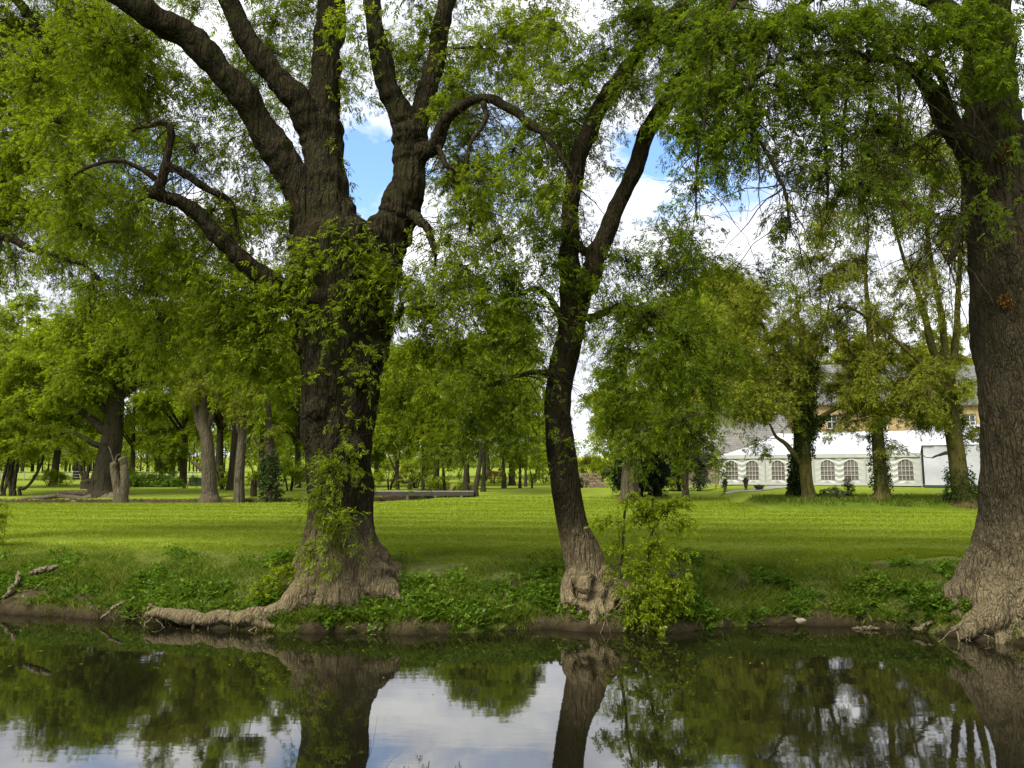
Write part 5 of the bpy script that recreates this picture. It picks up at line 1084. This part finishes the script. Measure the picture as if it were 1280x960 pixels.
# ================================================================== marquee, buildings and small things
def build_marquee():
    W = flat_mat('white_pvc', (.32, .33, .30), (.40, .41, .37), 2.5, .45, .12, .4)
    WR = flat_mat('white_roof_pvc', (.36, .37, .39), (.46, .47, .49), 1.5, .4, .1, .4)
    ALU = flat_mat('grey_aluminium', (.45, .46, .45), (.5, .5, .5), 8, .4, 0, .5, .6)
    CLEAR = flat_mat('window_film', (.10, .085, .075), (.17, .14, .12), 1.2, .15, 0, .6)
    DARK = flat_mat('dark_green_skirt', (.018, .035, .028), (.03, .05, .04), 3, .7)
    A = ground(900, 64.5); B = ground(1153, 56.5)
    zf = max(A[2], B[2]) + .12
    o = Vector((A[0], A[1], zf)); d = Vector((B[0] - A[0], B[1] - A[1], 0)); L = d.length; ux = d.normalized(); uz = Vector((0, 0, 1))
    uy = uz.cross(ux)           # away from the river
    if uy.y < 0: uy = -uy
    e = empty('marquee_tent', (o.x, o.y, zf)); tag(e, 'long white marquee with arched windows and hipped roof behind the trees', 'marquee')
    Hh, Wd, rise = 2.35, 9.0, 2.0
    nb = 4; bay = L / nb
    fr = lambda: MB()
    # front wall, bay by bay, with arched openings; ripples in the cloth
    def wall_bay(i):
        bm = MB(); x0, x1 = i * bay + .04, (i + 1) * bay - .04
        wins = [x0 + (x1 - x0) * .27, x0 + (x1 - x0) * .73]; hw = bay * .135; z0, z1 = .36, 1.42
        def arch_top(x):
            for c in wins:
                if abs(x - c) <= hw + 1e-6: return z1 + math.sqrt(max(0, hw * hw - (x - c) ** 2)) * 1.0
            return None
        edges = sorted(set([x0, x1] + [c + hw * math.cos(math.pi * k / 12) for c in wins for k in range(13)] + list(np.linspace(x0, x1, 50))))
        rip = lambda x, z: -.045 * math.sin(15 * z + 13 * abs(((x - x0) / (x1 - x0) * 2) % 1 - .5)) * math.sin(math.pi * (x - x0) / (x1 - x0))
        def P(x, z): return o + ux * x + uz * z - uy * rip(x, z)
        def col(xa, xb, za_a, za_b, zb_a, zb_b, n):
            for k in range(n):
                f0, f1 = k / n, (k + 1) / n
                bm.face([P(xa, za_a + (zb_a - za_a) * f0), P(xb, za_b + (zb_b - za_b) * f0), P(xb, za_b + (zb_b - za_b) * f1), P(xa, za_a + (zb_a - za_a) * f1)])
        for xa, xb in zip(edges, edges[1:]):
            if xb - xa < 1e-5: continue
            m = (xa + xb) / 2; c = [c for c in wins if abs(m - c) < hw]
            if c:
                col(xa, xb, .0, .0, z0, z0, 4)
                ta, tb = arch_top(xa) or z1, arch_top(xb) or z1
                col(xa, xb, ta, tb, Hh, Hh, 6)
            else: col(xa, xb, 0, 0, Hh, Hh, 22)
        bmesh.ops.remove_doubles(bm.bm, verts=bm.bm.verts[:], dist=.0005)
        w = bm.build('wall_panel', W, e, smooth=True)
        for c in wins:
            g = MB(); pts = [o + ux * (c - hw) + uz * z0 + uy * .05, o + ux * (c + hw) + uz * z0 + uy * .05] + [o + ux * (c + hw * math.cos(math.pi * k / 12)) + uz * (z1 + hw * math.sin(math.pi * k / 12)) + uy * .05 for k in range(13)]
            g.face(pts); win = g.build('window', CLEAR, e)
            b = MB()
            for k in (-.5, 0, .5):
                b.frame_box(o, ux, uy, uz, (c + k * hw - .018, -.025, z0), (c + k * hw + .018, .02, z1 + math.sqrt(1 - k * k) * hw - .01))
            for z in (.72, 1.07, 1.42): b.frame_box(o, ux, uy, uz, (c - hw + .01, -.022, z - .018), (c + hw - .01, .018, z + .018))
            b.build('glazing_bars', W, win, base=e)
    for i in range(nb): wall_bay(i)
    for i in range(nb + 1):
        MB().frame_box(o, ux, uy, uz, (i * bay - .04, -.05, -.1), (i * bay + .04, .06, Hh + .02)).build('post', ALU, e)
    MB().frame_box(o, ux, uy, uz, (-.1, -.09, Hh - .26), (L + .05, -.06, Hh + .03)).build('valance', W, e)
    MB().frame_box(o, ux, uy, uz, (-.05, -.085, -.02), (L, -.055, .16)).build('hem', W, e)
    # end wall and back
    b = MB(); b.face([o, o + uy * Wd, o + uy * Wd + uz * Hh, o + uz * Hh]); b.face([o + uy * Wd, o + uy * Wd + ux * L, o + uy * Wd + ux * L + uz * Hh, o + uy * Wd + uz * Hh]); b.build('end_wall', W, e)
    # roof: hip at the left end, sagging between the bays
    b = MB(); nx, ny = 96, 20
    def roof_pt(u, v):          # u along, v across
        x = -.1 + u * (L + .1); y = -.1 + v * (Wd + .2)
        s = 1 - abs(v - .5) * 2
        k = min(1.0, x / (Wd * .42)) if x < Wd * .42 else 1.0
        hmax = rise * max(0, k)
        z = min(rise * s, hmax if hmax > 0 else 0)
        z = Hh + max(0, z) - .06 * math.sin(math.pi * min(1, s)) * (1 - abs(math.sin(math.pi * x / bay))) * 0 - .17 * abs(math.sin(math.pi * x / bay)) ** .7 * math.sin(math.pi * min(1, s) * .8)
        return o + ux * x + uy * y + uz * z
    g = [[b.bm.verts.new(roof_pt(i / nx, j / ny)) for j in range(ny + 1)] for i in range(nx + 1)]
    for i in range(nx):
        for j in range(ny): b.bm.faces.new([g[i][j], g[i + 1][j], g[i + 1][j + 1], g[i][j + 1]])
    b.build('roof', WR, e)
    MB().frame_box(o, ux, uy, uz, (L - 3.9, -.02, -.42), (L - .1, .03, -.03)).build('skirt', DARK, e)
    # the plain-walled second tent
    o2 = o + ux * (L + .25) - uy * .9
    e2 = empty('side_tent', (o2.x, o2.y, zf)); tag(e2, 'plain white windowless tent with dark skirt joined to the marquee', 'tent')
    L2, W2, H2 = 9.5, 8.0, 2.9
    b = MB(); n = 60
    prev = None
    for k in range(n + 1):
        x = L2 * k / n; y = .03 * math.sin(x * 5.0) + .02 * math.sin(x * 12.3 + 1)
        row = [b.bm.verts.new(o2 + ux * x + uy * (y + .03 * math.sin(3 * z + x)) + uz * z) for z in np.linspace(.05, H2, 9)]
        if prev:
            for j in range(8): b.bm.faces.new([prev[j], row[j], row[j + 1], prev[j + 1]])
        prev = row
    b.build('wall_panel', WR, e2, smooth=True)
    b = MB(); b.face([o2 + uz * .05, o2 + uy * W2 + uz * .05, o2 + uy * W2 + uz * H2, o2 + uz * H2]); b.build('end_wall', W, e2)
    b = MB(); q = [o2 - uy * .1 - ux * .1 + uz * H2, o2 - uy * .1 + ux * L2 + uz * H2, o2 + uy * W2 / 2 + ux * L2 + uz * (H2 + 1.6), o2 + uy * W2 / 2 - ux * .1 + uz * (H2 + 1.6)]
    b.face(q); q2 = [o2 + uy * W2 - ux * .1 + uz * H2, o2 + uy * W2 + ux * L2 + uz * H2]; b.face([q2[0], q2[1], q[2] , q[3]]); b.build('roof', WR, e2)
    b = MB().frame_box(o2, ux, uy, uz, (-.05, -.03, -.5), (L2, .05, .06)); b.build('skirt', DARK, e2)
    return o, ux, uy, zf

def build_house(name, label, px0, px1, Y, depth, eave, ridge, wall, roofm, wins, yaw=0.0, chim=()):
    g0 = ground(px0, Y); g1 = ground(px1, Y); z = min(g0[2], g1[2]) - .2
    o = Vector((g0[0], Y, z)); ux = Vector((1, -yaw, 0)).normalized(); uy = Vector((yaw, 1, 0)).normalized(); uz = Vector((0, 0, 1)); L = g1[0] - g0[0]
    e = empty(name, (o.x, o.y, z)); tag(e, label, 'building')
    eave -= z; ridge -= z
    b = MB()
    P = lambda x, y, zz: o + ux * x + uy * y + uz * zz
    # front wall with openings left out
    xs = sorted({0, L} | {w[0] * L - w[2] / 2 for w in wins} | {w[0] * L + w[2] / 2 for w in wins}); zs = sorted({0, eave} | {w[1] for w in wins} | {w[1] + w[3] for w in wins})
    for xa, xb in zip(xs, xs[1:]):
        for za, zb in zip(zs, zs[1:]):
            mx, mz = (xa + xb) / 2, (za + zb) / 2
            if any(abs(mx - w[0] * L) < w[2] / 2 and w[1] < mz < w[1] + w[3] for w in wins): continue
            b.face([P(xa, 0, za), P(xb, 0, za), P(xb, 0, zb), P(xa, 0, zb)])
    for x in (0, L): b.face([P(x, 0, 0), P(x, depth, 0), P(x, depth, eave), P(x, depth / 2, ridge), P(x, 0, eave)])
    b.face([P(0, depth, 0), P(L, depth, 0), P(L, depth, eave), P(0, depth, eave)])
    b.build('wall', wall, e)
    b = MB(); v = .35; s = (ridge - eave) / (depth / 2)
    for sgn in (0, 1):
        y0, y1 = (-v, depth / 2) if not sgn else (depth + v, depth / 2)
        lo = [P(-.3, y0, eave - v * s), P(L + .3, y0, eave - v * s), P(L + .3, y1, ridge), P(-.3, y1, ridge)]
        hi = [p + uz * .16 for p in lo]
        b.face(hi); b.face(lo)
        for i in range(4): b.face([lo[i], lo[(i + 1) % 4], hi[(i + 1) % 4], hi[i]])
    roof = b.build('roof', roofm, e)
    fm = flat_mat('painted_frame', (.72, .72, .68), None, 4, .5); gm = flat_mat('dark_pane', (.02, .025, .03), (.05, .055, .06), 1, .06, 0, .8)
    for (fx, z0, w, h) in wins:
        x0 = fx * L - w / 2
        f = MB()
        for a, c in (((x0, .08, z0), (x0 + .08, .16, z0 + h)), ((x0 + w - .08, .08, z0), (x0 + w, .16, z0 + h)), ((x0 + .08, .08, z0 + h - .08), (x0 + w - .08, .16, z0 + h)), ((x0 + .08, .08, z0), (x0 + w - .08, .16, z0 + .08)), ((x0 + w / 2 - .03, .09, z0 + .08), (x0 + w / 2 + .03, .15, z0 + h - .08)), ((x0 + .08, .09, z0 + h * .5 - .03), (x0 + w - .08, .149, z0 + h * .5 + .03))):
            f.frame_box(o, ux, uy, uz, a, c)
        fo = f.build('window', fm, e)
        g = MB(); g.face([P(x0, .19, z0), P(x0 + w, .19, z0), P(x0 + w, .19, z0 + h), P(x0, .19, z0 + h)]); g.build('pane', gm, fo, base=e)
        MB().frame_box(o, ux, uy, uz, (x0 - .08, -.06, z0 - .12), (x0 + w + .08, .2, z0 - .003)).build('sill', wall, fo, base=e)
    for cx in chim:
        MB().frame_box(o, ux, uy, uz, (cx * L - .4, depth / 2 - .4, ridge - .6), (cx * L + .4, depth / 2 + .4, ridge + 1.2)).build('chimney', wall, roof, base=e)
    return e

def stone_mat(name, a, b, mortar, scale=(1.9, 1.9, 3.4)):
    m, nt, out = newmat(name); n = N(nt)
    vec = n.coords(scale)
    vo = n('ShaderNodeTexVoronoi', {'Vector': vec, 'Scale': 1.0}); ed = n('ShaderNodeTexVoronoi', {'Vector': vec, 'Scale': 1.0}, feature='DISTANCE_TO_EDGE').outputs[0]
    c = n.mix(n('ShaderNodeSeparateColor', {0: vo.outputs['Color']}).outputs[0], a, b)
    c = n.mix(n.maprange(ed, .02, .07, 1, 0), c, mortar)
    p = n('ShaderNodeBsdfPrincipled', {'Base Color': c, 'Roughness': .95, 'Specular IOR Level': .1, 'Normal': n('ShaderNodeBump', {'Height': n.maprange(ed, 0, .1), 'Strength': .6, 'Distance': .04}).outputs[0]})
    nt.links.new(p.outputs[0], out.inputs[0]); return m

def slate_mat(name, a, b):
    m, nt, out = newmat(name); n = N(nt)
    vec = n.coords((1, 1, 1))
    br = n('ShaderNodeTexBrick', {'Vector': n('ShaderNodeMapping', {'Vector': vec, 'Rotation': (R(90), 0, 0)}).outputs[0], 'Scale': 1.0, 'Color1': (*a, 1), 'Color2': (*b, 1), 'Mortar': (.03, .03, .03, 1), 'Mortar Size': .012, 'Brick Width': .34, 'Row Height': .22})
    c = n.mix(n.math('MULTIPLY', n.maprange(n.noise(vec, .7, 6, .7), .45, .65), .55), br.outputs[0], (.16, .15, .09))
    p = n('ShaderNodeBsdfPrincipled', {'Base Color': c, 'Roughness': .7, 'Specular IOR Level': .3})
    nt.links.new(p.outputs[0], out.inputs[0]); return m

def small_things(mq):
    o, ux, uy, zf = mq
    sandy = stone_mat('golden_stone', (.30, .20, .085), (.44, .32, .15), (.36, .29, .18))
    brown = stone_mat('brown_stone', (.15, .105, .065), (.25, .18, .115), (.16, .13, .09))
    slate = slate_mat('weathered_slate', (.13, .125, .12), (.20, .19, .18)); slate2 = slate_mat('blue_slate', (.10, .105, .11), (.16, .16, .165))
    build_house('stone_barn', 'low barn with big weathered slate roof left behind the marquee', 866, 1000, 74, 8, 5.2, 10.2, brown, slate, [(.12, 2.2, .9, 1.2)], -.08)
    build_house('stone_house', 'golden stone house with slate roof above the marquee', 1004, 1290, 79, 9, 10.2, 14.6, sandy, slate2, [(.36, 5.7, 1.2, 1.5), (.53, 5.7, 1.2, 1.5), (.14, 5.7, 1.1, 1.5), (.75, 5.7, 1.2, 1.5), (.25, 2.3, 1.2, 1.7), (.5, 2.3, 1.2, 1.7)], 0, (.8,))
    # metal crowd barriers
    met = flat_mat('galvanised_steel', (.30, .31, .31), (.38, .38, .38), 12, .45, 0, .5, .7)
    for i, (px, Y, lb) in enumerate(((872, 62.5, 'grey metal crowd barrier in the shade left of the marquee, farther from it'), (891, 63, 'metal crowd barrier right against the left end of the marquee'))):
        g = ground(px, Y); e = empty('crowd_barrier', g); tag(e, lb, 'barrier', 'metal barriers beside the marquee')
        f = MB()
        f.tube([g + np.array([-1, 0, .15]), g + np.array([-1, 0, 1.08]), g + np.array([-.94, 0, 1.12]), g + np.array([.94, 0, 1.12]), g + np.array([1, 0, 1.08]), g + np.array([1, 0, .15])], [.022] * 6, 6)
        f.tube([g + np.array([-1, 0, .16]), g + np.array([1, 0, .16])], [.02, .02], 6); f.build('frame', met, e)
        b = MB()
        for k in range(16): x = -.9 + 1.8 * k / 15; b.tube([g + np.array([x, 0, .16]), g + np.array([x, 0, 1.12])], [.010, .010], 5)
        b.build('bars', met, e)
        for s in (-.8, .8): MB().tube([g + np.array([s, -.3, .0]), g + np.array([s, -.05, .12]), g + np.array([s, 0, .16]), g + np.array([s, .05, .12]), g + np.array([s, .3, .0])], [.018] * 5, 6).build('foot', met, e)
    # urn planters, bowl
    urnm = flat_mat('brown_cast_iron', (.045, .032, .024), (.085, .06, .045), 9, .7, .2)
    soilm = flat_mat('potting_soil', (.03, .02, .012), None, 10, .95)
    for px, Y, lb, hh in ((906.5, 55.0, 'tall brown urn planter on the lawn, the left of two before the marquee', 1.0), (932.5, 54.6, 'tall brown urn planter on the lawn, the right of two before the marquee', 1.0)):
        g = ground(px, Y); e = empty('urn_planter', g); tag(e, lb, 'planter', 'urn planters before the marquee')
        MB().lathe([(.10, -.02), (.15, 0), (.15, .05), (.07, .10), (.06, .15), (.10, .19), (.14, .40), (.19, .62), (.24, .68), (.24, .71), (.20, .71), (.18, .62)], g, 18).build('pot', urnm, e, smooth=True)
        rs = RS(int(px)); n = 60; p = np.tile(g + np.array([0, 0, .66]), (n, 1)); d = rs.normal(0, .6, (n, 3)) + np.array([0, 0, 1.2])
        V, f, v = compound(p + rs.normal(0, .05, (n, 3)), d, rs.uniform(.14, .30, n), rs, 2, .5)
        mesh_np('plant', V, [f], LEAF['ivy'], e, g, var=v)
    g = ground(949, 54.3); e = empty('bowl_planter', g); tag(e, 'low dark bowl planter at the edge of the paved path', 'planter')
    MB().lathe([(.16, -.02), (.18, 0), (.33, .22), (.38, .27), (.38, .30), (.33, .30), (.28, .22)], g, 18).build('pot', urnm, e, smooth=True)
    rs = RS(8); p = np.tile(g + np.array([0, 0, .26]), (70, 1)); V, f, v = compound(p + rs.normal(0, .1, (70, 3)) * np.array([1, 1, .2]), rs.normal(0, .7, (70, 3)) + np.array([0, 0, .5]), rs.uniform(.08, .16, 70), rs, 2, .6)
    mesh_np('plant', V, [f], LEAF['ivy'], e, g, var=v)
    # paved path
    pm = flat_mat('paving', (.20, .19, .16), (.30, .28, .24), 1.5, .9, .3)
    pts = spline([[*ground(905, 53.6)[:2]], [*ground(938, 53.9)[:2]], [*ground(965, 55.8)[:2]], [*ground(985, 58.5)[:2]]], 12)
    tn = norm(np.gradient(pts, axis=0)); nn = np.stack([-tn[:, 1], tn[:, 0]], 1)
    cols = [pts + nn * w for w in np.linspace(-.75, .75, 7)]
    V = np.stack(cols, 1).reshape(-1, 2); V = np.hstack([V, (H(V[:, 0], V[:, 1]) + .03)[:, None]]); m = len(pts)
    i, j = np.meshgrid(np.arange(m - 1), np.arange(6), indexing='ij')
    tag(mesh_np('paved_path', V, [np.stack([i * 7 + j, i * 7 + j + 1, (i + 1) * 7 + j + 1, (i + 1) * 7 + j], -1).reshape(-1, 4)], pm, smooth=True), 'grey paved path curving to the marquee', kind='structure')
    # footbridge
    wood = flat_mat('weathered_planks', (.13, .115, .085), (.24, .215, .165), 3, .9, .4, .1, 0, (1, 8, 8)); beam = flat_mat('dark_beam', (.035, .03, .024), (.06, .05, .04), 4, .9)
    Yb = 51.6; a = ground(466, Yb); b2 = ground(592, Yb); zt = 1.70
    e = empty('footbridge', (a[0], Yb, zt)); tag(e, 'flat wooden plank footbridge over the stream beyond the lawn', 'bridge')
    Lb = b2[0] - a[0]; m = MB(); n = int(Lb / .19)
    for k in range(n): m.box((a[0] + (k + .5) * Lb / n, Yb + .7, zt + .004 * (k % 3)), (Lb / n - .015, 1.5, .06))
    m.build('deck', wood, e)
    for yy in (.05, 1.35): MB().box((a[0] + Lb / 2, Yb + yy, zt - .15), (Lb, .16, .236)).build('beam', beam, e)
    for fx in (.34, .88, .62): MB().box((a[0] + fx * Lb, Yb + .0, zt - .85), (.16, .16, 1.19)).build('post', flat_mat('grey_post', (.08, .07, .055), (.12, .10, .08), 5, .9), e)
    # ruined wall
    g = ground(733, 70); m = MB(); rs = RS(3); e = g
    bm = MB()
    for r_ in range(5):
        x = -1.5 + rs.uniform(-.1, .1); 
        while x < 1.6 - (r_ > 2) * rs.uniform(.3, 1.2):
            w = rs.uniform(.22, .5); bm.box((g[0] + x + w / 2, g[1] + rs.uniform(-.04, .04), g[2] + .1 + r_ * .27), (w - .015, .5, .255), rs.uniform(-.03, .03), .02); x += w
    tag(bm.build('ruined_wall', brown), 'low ruined stone wall at the end of the lawn', 'wall')
    # trough
    g = ground(247, 78); m = MB(); tr = flat_mat('dark_plastic', (.02, .022, .024), None, 5, .5); e = empty('water_trough', g); tag(e, 'small dark box-shaped trough in the far meadow', 'trough')
    m = MB()
    for c, s in (((0, -.45, .45), (1.4, .06, .8)), ((0, .45, .45), (1.4, .06, .8)), ((-.67, 0, .45), (.06, .84, .8)), ((.67, 0, .45), (.06, .84, .8)), ((0, 0, .1), (1.28, .84, .06))): m.box(tuple(g + np.array(c)), s)
    m.build('tub', tr, e); m = MB()
    for x in (-.5, .5): m.box(tuple(g + np.array([x, 0, .03])), (.12, .9, .08))
    m.build('skid', tr, e)
    # fence of the far meadow
    pm = flat_mat('pale_fence_post', (.30, .27, .21), (.40, .36, .29), 8, .9)
    Yf = 112; e = empty('wire_fence', ground(-20, Yf)); tag(e, 'post and wire fence across the far meadow on the left', 'fence')
    px = -120; P = []
    while px < 300:
        g = ground(px, Yf); P.append(g + np.array([0, 0, 1.25])); MB().tube([g + np.array([0, 0, -.2]), g + np.array([0, 0, 1.4])], [.085, .075], 7).build('post', pm, e); px += 30
    for zz in (0, -.4, -.8): MB().tube([p + np.array([0, -.09, zz]) for p in P], [.012] * len(P), 4).build('wire', met, e)
    horse()
    # driftwood, stones, sticks
    dm = BARK['root']
    def stick(name, pts, label, cat='branch'):
        t = []
        for p in pts: q = at(p[0], p[1], p[3]); t.append([*q, .5 * p[2] * mpp(p[3])])
        S = spline(t, 6); rs = RS(len(label)); S[:, :3] += rs.normal(0, .012, (len(S), 3)); V, q, t3 = tube_np(S[:, :3], S[:, 3], 8)
        tag(mesh_np(name, V, [q, t3], dm, smooth=True), label, cat)
    def zY(px, py, z): return float(on_plane(px, py, z)[1])
    yb = zY(55, 713, .95); stick('fallen_log', [(40, 716, 6, yb), (50, 713, 8, yb - .05), (62, 711, 7, yb - .1), (72, 709, 5, yb - .1)], 'short pale log lying at the top of the eroded left bank', 'log')
    yb = zY(140, 762, .25); stick('dead_branch', [(128, 772, 3, yb - .1), (138, 763, 4, yb - .1), (147, 757, 4, yb), (155, 752, 3, yb)], 'pale stick slanting out of the weeds left of the long root')
    stick('dead_branch', [(1066, 786, 3, 14.9), (1078, 785, 5, 14.8), (1088, 784, 5, 14.8), (1098, 786, 2.5, 14.7)], 'bleached branch lying along the waterline right of the middle')
    stick('dead_branch', [(1142, 788, 3, 14.35), (1150, 786, 5, 14.3), (1156, 781, 4, 14.4), (1170, 778, 4, 14.5), (1176, 776, 3, 14.5)], 'bent bleached branch at the waterline left of the buttressed roots')
    stick('dead_branch', [(6, 748, 4, 16.8), (12, 738, 5, 16.9), (20, 728, 5, 17.1), (24, 716, 4, 17.4)], 'dark bare root hanging down the eroded bank at the left edge', 'root')
    stick('dead_branch', [(500, 757, 2.5, 15.2), (510, 765, 3, 15.0), (520, 770, 2.5, 14.9)], 'thin stick in the weeds right of the huge ash')
    for px, py, s, lb in ((1001, 776, .05, 'pale stone at the foot of the bank, in the right half'), (297, 736, .11, 'pale stone half hidden in weeds above the long root'), (322, 752, .09, 'small flat stone just above the long pale root')):
        z = .35; q = on_plane(px, py, z)
        for _ in range(4): z = h1(q[0], q[1]); q = on_plane(px, py, z + .03)
        bm = bmesh.new(); bmesh.ops.create_icosphere(bm, subdivisions=3, radius=1)
        for v in bm.verts: v.co *= 1 + .28 * mnoise.noise(v.co * 1.4 + Vector((px, 0, 0))); v.co = Vector((v.co.x * s * 1.2, v.co.y * s * .8, v.co.z * s * .7))
        me = bpy.data.meshes.new('bank_stone'); bm.to_mesh(me); bm.free(); me.materials.append(flat_mat('pale_stone', (.13, .11, .075), (.22, .185, .13), 7, .9, .4)); me.polygons.foreach_set('use_smooth', np.ones(len(me.polygons), bool))
        ob = bpy.data.objects.new('bank_stone', me); COL.objects.link(ob); ob.location = q; tag(ob, lb, 'stone')

def horse():
    g = ground(624, 86.0); Y = g[1]
    e = empty('horse', g); tag(e, 'reddish-brown horse standing in the field behind the slim trunks', 'horse')
    # facing left (-x), head down grazing
    J = {'pel': (.55, 0, 1.28, .25), 'mid': (.1, 0, 1.22, .30), 'che': (-.42, 0, 1.25, .27), 'wit': (-.62, 0, 1.40, .16), 'nk': (-.98, 0, 1.28, .115), 'pol': (-1.32, 0, 1.12, .085), 'nos': (-1.58, 0, .82, .06), 'crp': (.78, 0, 1.26, .2)}
    ed = [('pel', 'mid'), ('mid', 'che'), ('che', 'wit'), ('wit', 'nk'), ('nk', 'pol'), ('pol', 'nos'), ('pel', 'crp')]
    for s, n in ((-1, 'a'), (1, 'b')):
        J['f1' + n] = (-.48, .15 * s, .95, .12); J['f2' + n] = (-.5, .15 * s, .55, .06); J['f3' + n] = (-.5, .15 * s, .2, .04); J['f4' + n] = (-.54, .15 * s, .03, .06)
        J['h1' + n] = (.66, .15 * s, .95, .15); J['h2' + n] = (.8, .15 * s, .58, .07); J['h3' + n] = (.74, .15 * s, .2, .042); J['h4' + n] = (.70, .15 * s, .03, .06)
        ed += [('che', 'f1' + n), ('f1' + n, 'f2' + n), ('f2' + n, 'f3' + n), ('f3' + n, 'f4' + n), ('pel', 'h1' + n), ('h1' + n, 'h2' + n), ('h2' + n, 'h3' + n), ('h3' + n, 'h4' + n)]
        J['e' + n] = (-1.27, .09 * s, 1.27, .025); ed += [('pol', 'e' + n)]
    ks = list(J); me = bpy.data.meshes.new('body'); me.from_pydata([J[k][:3] for k in ks], [(ks.index(a), ks.index(b)) for a, b in ed], [])
    o = bpy.data.objects.new('body', me); COL.objects.link(o); o.modifiers.new('s', 'SKIN')
    if not me.skin_vertices: me.attributes.new('x', 'FLOAT', 'POINT')
    sv = me.skin_vertices[0].data
    for i, k in enumerate(ks): sv[i].radius = (J[k][3],) * 2; sv[i].use_root = (k == 'pel')
    sub = o.modifiers.new('u', 'SUBSURF'); sub.levels = 2
    bpy.context.view_layer.update(); dg = bpy.context.evaluated_depsgraph_get(); m2 = bpy.data.meshes.new_from_object(o.evaluated_get(dg)); o.modifiers.clear(); o.data = m2; m2.materials.clear()
    m2.materials.append(flat_mat('chestnut_coat', (.20, .07, .03), (.28, .10, .04), 3, .7)); o.parent = e
    dk = flat_mat('dark_mane', (.05, .022, .012), None, 8, .9)
    rs = RS(1)
    V = []; 
    P = np.array([[.93, 0, 1.3], [1.08, 0, 1.15], [1.1, 0, .8], [1.06, 0, .55]]); S = spline(P, 5); Vq, q, t = tube_np(S + g, np.linspace(.05, .03, len(S)) + .03 * np.sin(np.linspace(0, 3, len(S))), 7); mesh_np('tail', Vq, [q, t], dk, e, g, smooth=True)
    P = np.array([[-.6, 0, 1.55], [-.85, 0, 1.47], [-1.1, 0, 1.36], [-1.28, 0, 1.22]]); S = spline(P, 5); Vq, q, t = tube_np(S + g, np.linspace(.05, .035, len(S)), 7); mesh_np('mane', Vq, [q, t], dk, e, g, smooth=True)

# ================================================================== sky, sun, camera
def sky_dir(px, py):
    p = at(px, py, 10.0) - np.array([0, 0, EYE]); return p / np.linalg.norm(p)

def build_light():
    w = bpy.data.worlds.new('World'); SC.world = w; w.use_nodes = True; nt = w.node_tree; nt.nodes.clear(); n = N(nt)
    EL, AZ = R(52), math.atan2(-0.55, -0.60)      # sun behind the camera, to the left
    sk = n('ShaderNodeTexSky', sky_type='NISHITA', sun_disc=False, sun_elevation=EL, sun_rotation=AZ)
    g = n('ShaderNodeTexCoord').outputs['Generated']
    mp = n('ShaderNodeMapping', {'Vector': g, 'Scale': (1, 1, 2.2)}).outputs[0]
    n1 = n.noise(mp, 3.2, 7, .58, .25); n2 = n.noise(mp, 7.0, 6, .6, .2)
    cov = n.maprange(n1, .22, .33)
    # gaps in the cloud
    sep = cov
    for px, py, rad, s in ((458, 212, .10, 1.0), (818, 208, .075, 1.0), (600, 195, .11, .6), (175, 235, .08, .6), (920, 205, .06, .7)):
        d = n('ShaderNodeVectorMath', {0: n('ShaderNodeVectorMath', {0: g}, operation='NORMALIZE').outputs[0], 1: tuple(sky_dir(px, py))}, operation='DISTANCE').outputs['Value']
        dd = n.math('ADD', d, n.math('MULTIPLY', n.math('SUBTRACT', n2, .5), .22))
        sep = n.math('SUBTRACT', sep, n.math('MULTIPLY', n.maprange(dd, rad, rad * .45), s), clamp=True)
    cl = n.ramp(n2, [(0.33, (.56, .58, .68)), (.52, (.80, .82, .90)), (.68, (1.08, 1.08, 1.08))])
    cl = n('ShaderNodeVectorMath', {0: cl}, operation='SCALE'); cl.inputs['Scale'].default_value = CLOUD
    blue = n('ShaderNodeVectorMath', {0: sk.outputs[0], 1: (1.25, 1.45, 1.7)}, operation='MULTIPLY').outputs[0]
    c = n.mix(sep, blue, cl.outputs[0])
    bg = n('ShaderNodeBackground', {'Color': c, 'Strength': .1})
    out = n('ShaderNodeOutputWorld'); nt.links.new(bg.outputs[0], out.inputs[0])
    L = bpy.data.lights.new('sun', 'SUN'); L.energy = SUN; L.angle = R(26); L.color = (1, .95, .86)
    o = bpy.data.objects.new('sun', L); COL.objects.link(o)
    d = Vector((math.sin(AZ) * math.cos(EL), math.cos(AZ) * math.cos(EL), math.sin(EL)))
    o.rotation_euler = d.to_track_quat('Z', 'Y').to_euler(); o.location = (-20, -20, 40)

CLOUD, SUN, EXPO = 7.4, 3.2, 1.1
def build_camera():
    cam = bpy.data.cameras.new('camera'); o = bpy.data.objects.new('camera', cam); COL.objects.link(o)
    cam.sensor_fit = 'HORIZONTAL'; cam.sensor_width = 36; cam.lens = 36 * F / 1280; cam.clip_start = .05; cam.clip_end = 5000
    o.location = (0, 0, EYE); o.rotation_euler = (R(90) + PITCH, 0, 0); SC.camera = o
    vs = SC.view_settings; vs.view_transform = 'Standard'; vs.look = 'None'; vs.gamma = 1; vs.use_curve_mapping = False; vs.exposure = EXPO
    c = SC.cycles; c.max_bounces = 7; c.diffuse_bounces = 3; c.glossy_bounces = 3; c.transmission_bounces = 4; c.transparent_max_bounces = 4; c.caustics_reflective = False; c.caustics_refractive = False; c.sample_clamp_indirect = 8

SC.render.engine = 'CYCLES'
build_light(); build_camera()
build_ground(); build_water(); build_grass()
big_ash(); slim_ash(); right_ash(); left_ash()
mid_trees(); shrubs(); undergrowth(); far_trees()
small_things(build_marquee())
